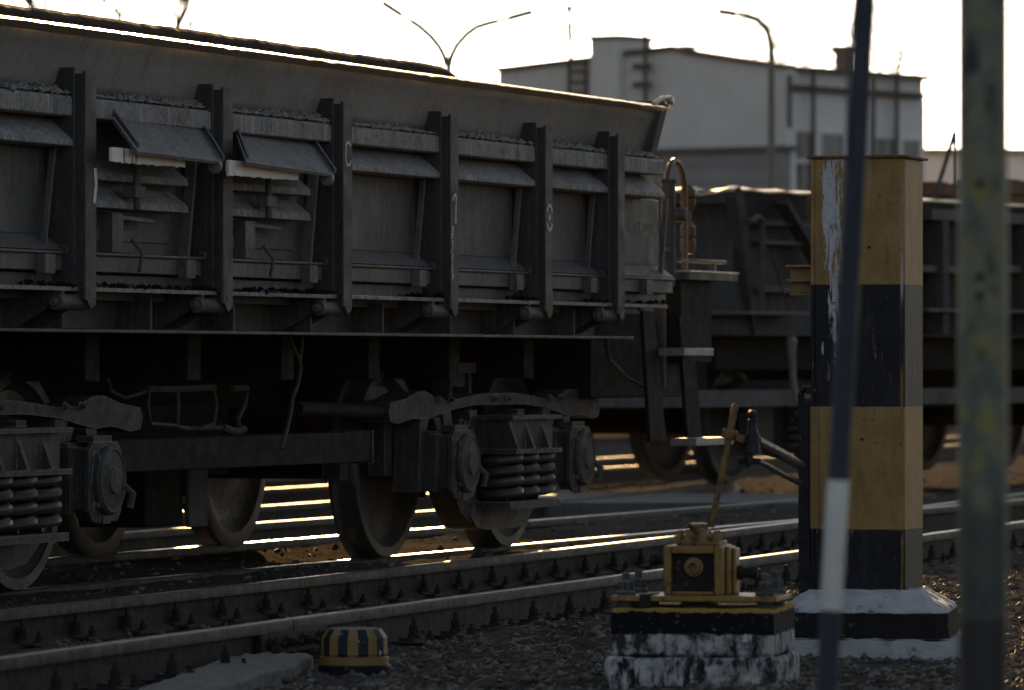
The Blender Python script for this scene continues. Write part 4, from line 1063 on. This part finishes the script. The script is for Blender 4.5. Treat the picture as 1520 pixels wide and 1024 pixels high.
# ------------------------------------------------------------------ points lever machine on its pedestal
YM = 20.3
XM = ((918 + 1180) / 2 - CX) / F * YM
ped = empty('concrete_pedestal', (XM, YM + .28, 0), R(-11), 'painted concrete pedestal, black over dirty white, under the yellow lever machine', 'pedestal')
zm = lambda py, dy=0: ZC - (py - CY) / F * (YM + dy)
mb = MB(); mb.box(-.285, .285, -.26, .26, .122, zm(903)); roughen(mb.build('pedestal_block', M['pedestal'], ped, .012, seg=3), 5, .012)
mb = MB(); mb.box(-.305, .300, -.285, .28, -.08, .120); roughen(mb.build('pedestal_footing', M['pedestal'], ped, .02, seg=3), 5, .02)
mac = empty('points_machine', (XM, YM + .28, 0), R(-11), 'yellow hand-lever points machine bolted on the painted pedestal', 'lever machine')
ztop = zm(903)
zp0, zp1 = ztop + .022, ztop + .042
mb = MB(); mb.box(-.292, .292, -.235, .12, zp0, zp1); mb.build('base_plate', M['yellow'], mac, .004)
for x, y in ((-.245, -.19), (-.245, .07), (.245, -.19), (.245, .07)):
    mb = MB(); mb.bolt((x, y, zp1), (0, 0, 1), .023, .080); mb.lathe([(.030, 0), (.030, zp0 - ztop)], (x, y, ztop), (0, 0, 1), 14); mb.build('anchor_bolt', M['cast'], mac, .002)
mb = MB(); mb.box(-.05, .05, -.2, .0, ztop, zp0); mb.box(-.19, -.15, -.24, -.05, zp0 - .02, zp1 + .006); mb.build('shim', M['bolt'], mac, .003)
# housing: open-fronted cast box
z0h, z1h = zp1, zp1 + .172
mb = MB()
x0, x1 = -.117, .090; t_ = .028
yF, yB = -.17, .075
mb.box(x0, x0 + t_ * 1.0, yF, yB, z0h, z1h); mb.box(x1 - t_, x1, yF, yB, z0h, z1h); mb.box(x0 + t_, x1 - t_, yF, yB, z1h - t_, z1h); mb.box(x0 + t_, x1 - t_, yF, yB, z0h, z0h + .014)
mb.build('housing', M['yellow'], mac, .010, seg=3)
mb = MB(); mb.box(x1 + .001, x1 + .016, yF + .07, yB - .02, z0h, z1h - .004); mb.box(x1 + .016, x1 + .030, yF + .12, yB - .02, z0h, z1h - .01); mb.build('housing_flange', M['yellow'], mac, .008, seg=3)
mb = MB(); mb.box(x0 + t_ + .001, x1 - t_ - .001, yF + .03, yF + .05, z0h + .015, z1h - t_ - .001); mb.box(x0 + t_ + .001, x1 - t_ - .001, yF + .003, yF + .03, z0h + .015, z0h + .045); mb.build('recess_panel', M['blackyellow'], mac, .003)
mb = MB(); mb.lathe([(.034, 0), (.034, .014), (.024, .016), (.024, .034), (.016, .036), (.014, .012), (.001, .012)], (-.012, yF + .03, z0h + .098), (0, -1, 0), 20); mb.build('shaft_plug', M['yellowdull'], mac, .002)
for s, yy, zz_ in ((-1, -.02, .118), (1, .0, .075)):
    xx = x0 if s < 0 else x1 + .03; mb = MB()
    mb.lathe([(.026, 0), (.026, .02), (.018, .022), (.018, .045), (.024, .046), (.024, .07), (.016, .072)], (xx, yy, z0h + zz_), (s, 0, 0), 14)
    mb.build('side_shaft', M['bolt'], mac, .002)
# top cover with studs and lever socket
mb = MB(); mb.box(-.075, .075, -.14, .05, z1h + .001, z1h + .014); mb.lathe([(.052, 0), (.052, .014), (.034, .03), (.032, .048), (.036, .05), (.036, .062), (.02, .066)], (-.012, -.045, z1h + .012), (0, 0, 1), 20)
mb.box(.0, .022, -.10, -.03, z1h + .012, z1h + .05); mb.build('cover_plate', M['leverpaint'], mac, .004)
for k in range(8):
    a = R(22.5 + 45 * k); mb = MB(); mb.bolt((-.012 + .07 * math.cos(a), -.045 + .078 * math.sin(a), z1h + .012), (0, 0, 1), .0135, random.uniform(.036, .05)); mb.build('cover_stud', M['yellowdull'], mac, .0015)
# lever, collar
def ml(px, py, dy):                                      # point in the machine's own axes
    X, Y, Z = Wp(px, py, YM + .28 + dy)
    v_ = Matrix.Rotation(R(11), 3, 'Z') @ Vector((X - XM, Y - YM - .28, 0)); return Vector((v_.x, v_.y, Z))
p0 = ml(1056, 782, -.05); p1 = ml(1092, 598, -.05)
mb = MB(); mb.tube([p0, p0.lerp(p1, .55), p0.lerp(p1, .93), p0.lerp(p1, .985), p1], [.0105, .0115, .0135, .011, .006], 12); mb.build('lever', M['leverpaint'], mac)
pc = p0.lerp(p1, .75); dv = (p1 - p0).normalized()
mb = MB(); mb.lathe([(.026, -.018), (.028, -.012), (.028, .012), (.026, .018)], pc, dv, 16); mb.bar(pc, pc + (ml(1104, 652, -.03) - pc), .018, .026); mb.build('lever_collar', M['leverpaint'], mac, .003)
# linkage to the column
mb = MB()
k0 = ml(1117, 658, -.03); mb.tube([ml(1117, 672, -.03), ml(1117, 640, -.03)], [.03, .022], 12); mb.tube([ml(1117, 640, -.03), ml(1117, 628, -.03), ml(1117, 624, -.03)], [.018, .014, .014], 12)
mb.lathe([(.014, -.022), (.016, -.02), (.016, -.012), (.012, -.010), (.013, -.004), (.0165, .004), (.0165, .010), (.012, .018), (.004, .022)], ml(1117, 617, -.03), (0, 0, 1), 16)
mb.tube([ml(1112, 655, -.03), ml(1112, 690, -.03)], [.016, .013], 10); mb.tube([ml(1096, 682, -.03), ml(1104, 682, -.03)], .014, 10)
mb.build('link_joint', M['navy'], mac, .002)
mb = MB()
mb.tube([ml(1120, 655, -.02), ml(1150, 669, .2), ml(1172, 680, .9), ml(1189, 690, 2.3)], [.026, .022, .020, .019], 10)
mb.build('link_arm', M['navy'], mac)
mb = MB(); mb.tube([ml(1100, 683, -.02), ml(1126, 684, -.02), ml(1136, 688, .2), ml(1165, 705, 1.2), ml(1189, 717, 2.3)], [.010, .010, .010, .011, .012], 10); mb.tube([ml(1108, 676, -.03), ml(1110, 694, -.03)], .008, 8)
mb.build('pull_rod', M['navy'], mac)

# ------------------------------------------------------------------ striped drum cap by the rail
YD = 21.6; XD = (526 - CX) / F * YD; zd = lambda py: ZC - (py - CY) / F * YD
hy = empty('marker_drum', (XD, YD, 0), 0, 'squat round yellow and black striped drum on the ground by the near rail', 'marker')
r_ = 50 / F * YD
mb = MB(); h0, h1, h2 = zd(973), zd(945), zd(932)
n = 20
mb.lathe([(r_ * .97, h0), (r_, h0 + .01), (r_ * .985, h1), (r_ * .80, h2), (r_ * .70, h2 + .002)], (0, 0, 0), (0, 0, 1), n, 2, lambda i, k: k % 2 if i < 3 else 2, ph=R(8))
M['navychip'] = grime('chipped_navy', (.006, .009, .018), (.012, .016, .028), (.42, .43, .45), rough=.5, spec=.25, scale=16, streak=False, bump=.4, s3=(.62, .65))
mb.build('drum_cap', [M['yellowdull'], M['navychip'], M['concrete']], hy, .002, ang=12)
mb = MB(); mb.lathe([(r_ * 1.02, zd(986)), (r_ * 1.03, zd(974)), (r_ * .98, zd(972.5))], (0, 0, 0), (0, 0, 1), 36); mb.build('drum_collar', M['yellowdull'], hy)
mb = MB(); mb.lathe([(r_ * 1.04, zd(1012)), (r_ * 1.06, zd(1000)), (r_ * 1.09, zd(987)), (r_ * 1.02, zd(985))], (0, 0, 0), (0, 0, 1), 36); mb.build('drum_base', M['blackyellow'], hy)

# ------------------------------------------------------------------ concrete slabs lying by the rail
def slab(pts, h, label, tilt=0.0):
    P = [G(x, y, h) for x, y in pts]
    c = np.mean(P, axis=0); mb = MB()
    poly = []
    for k in range(len(P)):
        a, b_ = np.array(P[k]), np.array(P[(k + 1) % len(P)])
        for q in range(5): poly.append(tuple(a + (b_ - a) * q / 5 - c + rng.normal(0, .008, 2)))
    mb.prism(poly, 'z', -h - .06, 0)
    o = roughen(mb.build('concrete_slab', M['concrete'], None, .010, seg=2), 3, .02); o.location = (*c, h); o.rotation_euler = (tilt, 0, 0)
    return tag(o, label, 'concrete slab')
slab([(190, 1022), (335, 978), (390, 970), (462, 975), (432, 988), (250, 1034)], .045, 'pale tapering broken concrete slab on the ground left of the striped drum', R(.6))
slab([(-40, 1010), (-30, 986), (60, 984), (112, 990), (80, 1014)], .03, 'pale worn concrete slab in the bottom left corner below the near rail')
slab([(662, 921), (690, 914), (785, 905), (770, 914), (700, 924)], .03, 'thin narrow concrete piece half buried beside the near rail, right of the drum')

# ------------------------------------------------------------------ blurred foreground poles
Y1 = 12.2
b0 = Vector(Wp(1227, 1024, Y1)); b1 = Vector(Wp(1284, 0, Y1)); dv = (b1 - b0) / (b1.z - b0.z)
foot = b0 - dv * b0.z
po = empty('leaning_pole', foot, 0, 'thin leaning navy pole with one white band, blurred before the banded column', 'pole')
at = lambda z: dv * z
zA = ZC - (905 - CY) / F * Y1; zB = ZC - (712 - CY) / F * Y1
MB().tube([at(-.1), at(zA)], .0225, 20).build('pole_foot', M['darkpole'], po)
MB().tube([at(zA), at(zB)], .0228, 20).build('white_band', M['polewhite'], po)
MB().tube([at(zB), at(1.2), at(2.6)], [.0225, .0225, .0215], 20).build('pole_shaft', M['darkpole'], po)
MB().tube([at(1.55) + Vector((-.02, -.02, 0)), at(1.75) + Vector((-.028, -.02, 0)), at(2.0) + Vector((-.02, -.02, 0)), at(2.6) + Vector((-.022, -.02, 0))], .0025, 6).build('wire', M['darkpole'], po)
Y2 = 11.0
pr = empty('mottled_post', ((1459 - CX) / F * Y2, Y2, 0), 0, 'thick upright post with peeling green and yellow paint at right, blurred', 'post')
rp = 37 / F * Y2
MB().tube([(0, 0, -.1), (0, 0, 3.0)], rp, 28).build('post_shaft', M['greenpole'], pr)
mb = MB()
for z in (ZC - (412 - CY) / F * Y2, ZC - (275 - CY) / F * Y2, ZC - (440 - CY) / F * Y2): mb.lathe([(.008, 0), (.008, .004)], (-.010, -rp + .001, z), (0, -1, 0), 12)
mb.build('bolt_hole', M['bolt'], pr)

# ------------------------------------------------------------------ street lamps
def lamp(pxb, Y, arms, label, r0=.052):
    X = (pxb - CX) / F * Y
    root = empty('street_lamp', (X, Y, 0), 0, label, 'street lamp')
    zj = ZC - (arms[0][0][0][1] - CY) / F * Y
    MB().tube([(0, 0, 0), (0, 0, zj)], [r0 * 1.5, r0], 12).build('lamp_pole', M['lampgrey'], root)
    for pts, head in arms:
        L = [((x - pxb) / F * Y, 0, ZC - (y - CY) / F * Y) for x, y in pts]
        MB().tube(L, .048, 8).build('lamp_arm', M['lampgrey'], root)
        (xa, ya), (xb, yb) = head
        p0 = Vector(((xa - pxb) / F * Y, 0, ZC - (ya - CY) / F * Y)); p1 = Vector(((xb - pxb) / F * Y, 0, ZC - (yb - CY) / F * Y))
        mb = MB(); t_ = (p1 - p0); nrm = Vector((0, 1, 0)); side = t_.normalized().cross(nrm)
        if side.z < 0: side = -side
        for s0, s1, wd, h_ in ((-.04, .35, .10, .07), (.35, 1.0, .17, .095)):
            mb.obb((p0 + t_ * (s0 + s1) / 2), (t_ * (s1 - s0) / 2, nrm * wd / 2, side * h_ / 2))
        mb.build('lamp_head', M['lampdark'], root, .02)
lamp(666, 90, [([(663, 98), (660, 86), (652, 70), (640, 55), (624, 41), (611, 32)], ((612, 33), (567, 4))), ([(667, 98), (670, 84), (678, 68), (692, 52), (707, 41), (722, 36), (738, 32)], ((735, 33), (791, 18)))], 'twin-armed grey street lamp rising behind the heaped wagon')
lamp(1145, 90, [([(1145, 84), (1144, 66), (1141, 52), (1135, 40), (1126, 31), (1115, 26), (1106, 23)], ((1107, 24), (1066, 17)))], 'single-armed street lamp in front of the grey building')

# ------------------------------------------------------------------ building
FB = Frame((7.03, 150), R(36.1))
bd = empty('workshop_building', (7.03, 150, 0), FB.rot, 'grey two-storey workshop with square roof tower and pale windowed end', 'building')
TL = FB.T; SR = FB.S
# gable wall and volume, extruded along x (into the building)
line = [(1168, 103), (1024, 82), (1000, 75), (936, 83), (875, 92), (740, 108)]
poly = [TL(x, y, 0) for x, y in line]
yl = poly[-1][0]
poly2 = [(0.0, 0)] + [(max(a, 0.0), z) for a, z in poly] + [(yl, 0)]
LR = SR(1370, 118, 0)[0]
zr = poly[0][1]
MB().prism(poly2, 'x', 0, .4).box(.402, LR, 0.0, yl, 0, zr - .05).build('wall', M['wall'], bd)
MB().box(.15, LR + .01, -.05, -.002, 0, SR(1300, 143, 0)[1] - .02).build('end_wall', M['wallpale'], bd)
rf = MB()
edge_ = [(max(a, -.05), z + .003) for a, z in poly]
rf.prism(edge_ + [(a, z + .13) for a, z in edge_[::-1]], 'x', -.12, .45)
rf.box(.46, LR + .1, -.15, yl + .1, zr - .049, zr + .10)
rf.build('roof', M['roof'], bd)
# roof tower
ya, zt_ = TL(877, 60, -.3); yb, _ = TL(935, 60, -.3)
mb = MB(); mb.box(-.32, 1.2, yb + .35, ya, zr - 3.5, zt_); mb.build('roof_tower', M['wall'], bd)
MB().box(-.37, 1.25, yb + .30, ya + .05, zt_ + .002, zt_ + .12).build('tower_cap', M['roof'], bd)
# chimney on the roof
xa, zc_ = SR(1254, 66, 1.2); za_ = SR(1254, 112, 1.2)[1]
mb = MB(); mb.box(xa - .2, xa + .2, 1.0, 1.4, za_ - .3, zc_ - .25); mb.box(xa - .26, xa + .26, .94, 1.46, zc_ - .248, zc_ - .05); mb.build('chimney', M['brick'], bd)
# cornice pipe and downpipes
mb = MB()
x0, z0 = SR(1172, 130, -.2); x1, z1 = SR(1370, 152, -.2)
mb.tube([(x0, -.2, z0), (x1, -.2, z0)], .085, 8)
for x, y0, y1 in ((1172, 112, 190), (1207, 104, 300), (1296, 108, 280), (1331, 112, 300)):
    xx = SR(x, y0, -.3)[0]; mb.tube([(xx, -.3, SR(x, y1, -.3)[1]), (xx, -.3, SR(x, y0, -.3)[1])], .065, 8)
mb.build('pipework', M['ironfar'], bd)
for x, y0, y1, x2 in ((845, 90, 170, 870),):
    mb = MB(); ya, za_ = TL(x, y0, -.25); yb, _ = TL(x2, y0, -.25); zb_ = TL(x, y1, -.25)[1]
    for y in (ya, yb): mb.box(-.28, -.22, y - .05, y + .05, zb_, za_)
    for k in range(6): mb.box(-.27, -.23, yb, ya, zb_ + (za_ - zb_) * k / 5 - .07, zb_ + (za_ - zb_) * k / 5 + .03)
    mb.build('wall_ladder', M['ironfar'], bd)
mb = MB(); ya, za_ = TL(958, 78, -.25); mb.tube([(-.25, ya, TL(958, 152, -.25)[1]), (-.25, ya, TL(958, 52, -.25)[1])], .06, 8)
for y in (100, 127): yy0, z = TL(940, y, -.25); yy1, _ = TL(966, y, -.25); mb.box(-.29, -.21, yy1, yy0, z - .08, z + .08)
mb.build('vent_pipe', M['ironfar'], bd)
ya, z = TL(1018, 78, .5); MB().box(.3, .7, ya - .18, ya + .18, z - .3, z + .12).box(.25, .75, ya - .22, ya + .22, z + .121, z + .17).build('roof_vent', M['roof'], bd)
# windows in the pale end wall with frames
for x0, x1, y0, y1 in ((1179, 1203, 196, 236), (1179, 1203, 243, 300), (1216, 1250, 199, 300), (1297, 1326, 206, 300), (1337, 1362, 209, 300)):
    a, z1 = SR(x0, y0, -.06); b_, _ = SR(x1, y0, -.06); z0 = SR(x0, y1, -.06)[1]
    fr = MB(); t_ = .07
    fr.box(a - t_, a, -.13, -.052, z0 - t_, z1 + t_); fr.box(b_, b_ + t_, -.13, -.052, z0 - t_, z1 + t_); fr.box(a, b_, -.13, -.052, z1, z1 + t_); fr.box(a, b_, -.15, -.052, z0 - t_, z0)
    fo = fr.build('window', M['wallpale'], bd)
    MB().box(a, b_, -.075, -.055, z0, z1).build('pane', M['glass'], fo)
for x in (1172, 1209, 1256, 1290, 1331):
    a, z = SR(x, 190, -.1); MB().box(a - .09, a + .09, -.2, -.051, 0, z).build('pilaster', M['wallpale'], bd)
# low annex before the gable
ax = -.45
ya, za_ = TL(1163, 224, ax); yb, _ = TL(700, 224, ax)
mb = MB(); mb.box(ax, -.01, ya, yb, 0, za_); 
for k in range(9): z = za_ - .35 - k * .42; mb.box(ax - .03, ax - .001, ya, yb, z, z + .22)
mb.build('annex', M['walldark'], bd)
MB().box(ax - .15, -.012, ya - .15, yb, za_ + .002, za_ + .12).build('annex_roof', M['roof'], bd)
# roof aerials: things standing on the roof
def aerial(px, py0, py1, Y, bars, label, tilt=0):
    X, _, z0 = Wp(px, py1, Y); z1 = Wp(px, py0, Y)[2]
    root = empty('roof_aerial', (X, Y, z0), 0, label, 'aerial')
    MB().tube([(0, 0, -.4), (tilt, 0, z1 - z0)], [.075, .045], 8).build('mast', M['ironfar'], root)
    for k, L in bars:
        mb = MB(); z = (z1 - z0) * k; mb.box(-L + tilt * k, L + tilt * k, -.03, .03, z - .03, z + .03); mb.box(-L + tilt * k, -L + tilt * k + .06, -.03, .03, z - .15, z + .12)
        mb.build('aerial_rod', M['ironfar'], root)
aerial(847, 8, 92, 157, [(.98, .14), (.62, .12), (.45, .1), (.93, .1)], 'thin tall aerial on the roof left of the square tower')
aerial(1331, 62, 116, 156.5, [(.95, .16), (.7, .25), (.5, .3), (.3, .2)], 'faint aerial at the right end of the roof, right of the leaning pole', .12)
lb = empty('low_building', (19, 178, 0), R(4), 'low pale building far right behind the mottled post', 'building')
zt2 = ZC + (CY - 231) / F * 174
MB().box(-8.2, 14, -4, 6, 0, zt2).build('wall', M['wallpale'], lb)
MB().box(-8.4, 14.2, -4.2, 6.2, zt2 + .003, zt2 + .18).build('roof', M['walldark'], lb)

# ------------------------------------------------------------------ bare trees far behind
def bare_tree(px, Y, h, seed, label, thick=.018, rmin=.018):
    rr = random.Random(seed); X = (px - CX) / F * Y
    root = empty('bare_tree', (X, Y, 0), 0, label, 'tree')
    tk = MB(); br = MB()
    def grow(p, d_, L, r, lev):
        pts = [p]; q = p.copy(); dd = d_.copy(); n = 5
        for k in range(n):
            dd = (dd + Vector((rr.uniform(-.16, .16), rr.uniform(-.16, .16), rr.uniform(-.02, .12)))).normalized(); q = q + dd * L / n; pts.append(q.copy())
        rad = [r * (1 - .6 * k / n) for k in range(n + 1)]
        (tk if lev == 0 else br).tube(pts, rad, 7 if lev < 2 else 4)
        if lev < 4:
            for k in range(8 if lev == 0 else 5):
                i = rr.randint(2, n); ax = Vector((rr.uniform(-1, 1), rr.uniform(-1, 1), rr.uniform(.1, .9))).normalized()
                grow(pts[i], (dd * .55 + ax * .75).normalized(), L * rr.uniform(.45, .7), max(rad[i] * .6, rmin), lev + 1)
    grow(Vector((0, 0, 0)), Vector((0, 0, 1)), h * .5, h * thick, 0)
    tk.build('trunk', M['bark'], root); br.build('crown', M['bark'], root)
for o in list(col.objects):
    g_ = {'railway wagon': 'dump wagons standing in the yard', 'track': 'railway tracks of the yard', 'concrete slab': 'concrete slabs beside the near rail', 'scrap': 'scrap bundles on the far wagon', 'street lamp': 'street lamps before the workshop', 'aerial': 'aerials on the workshop roof'}.get(o.get('category'))
    if g_ and o.parent is None: o['group'] = g_
bare_tree(176, 130, 15.5, 5, 'bare tree whose top twigs show above the wagon at upper left')
bare_tree(1285, 190, 20, 11, 'thin bare tree rising behind the building roof by the leaning pole', .006, .012)

# ------------------------------------------------------------------ thin dusty evening air
hm = bpy.data.materials.new('thin_haze'); hm.use_nodes = True
t = hm.node_tree; t.nodes.remove(t.nodes['Principled BSDF'])
pv = t.nodes.new('ShaderNodeVolumePrincipled'); pv.inputs['Density'].default_value = .00002; pv.inputs['Color'].default_value = (.95, .93, .90, 1); pv.inputs['Anisotropy'].default_value = .25
t.links.new(pv.outputs['Volume'], t.nodes['Material Output'].inputs['Volume'])
hz = MB().box(-140, 140, -30, 290, -1.5, 26).build('haze', hm)
tag(hz, kind='stuff')
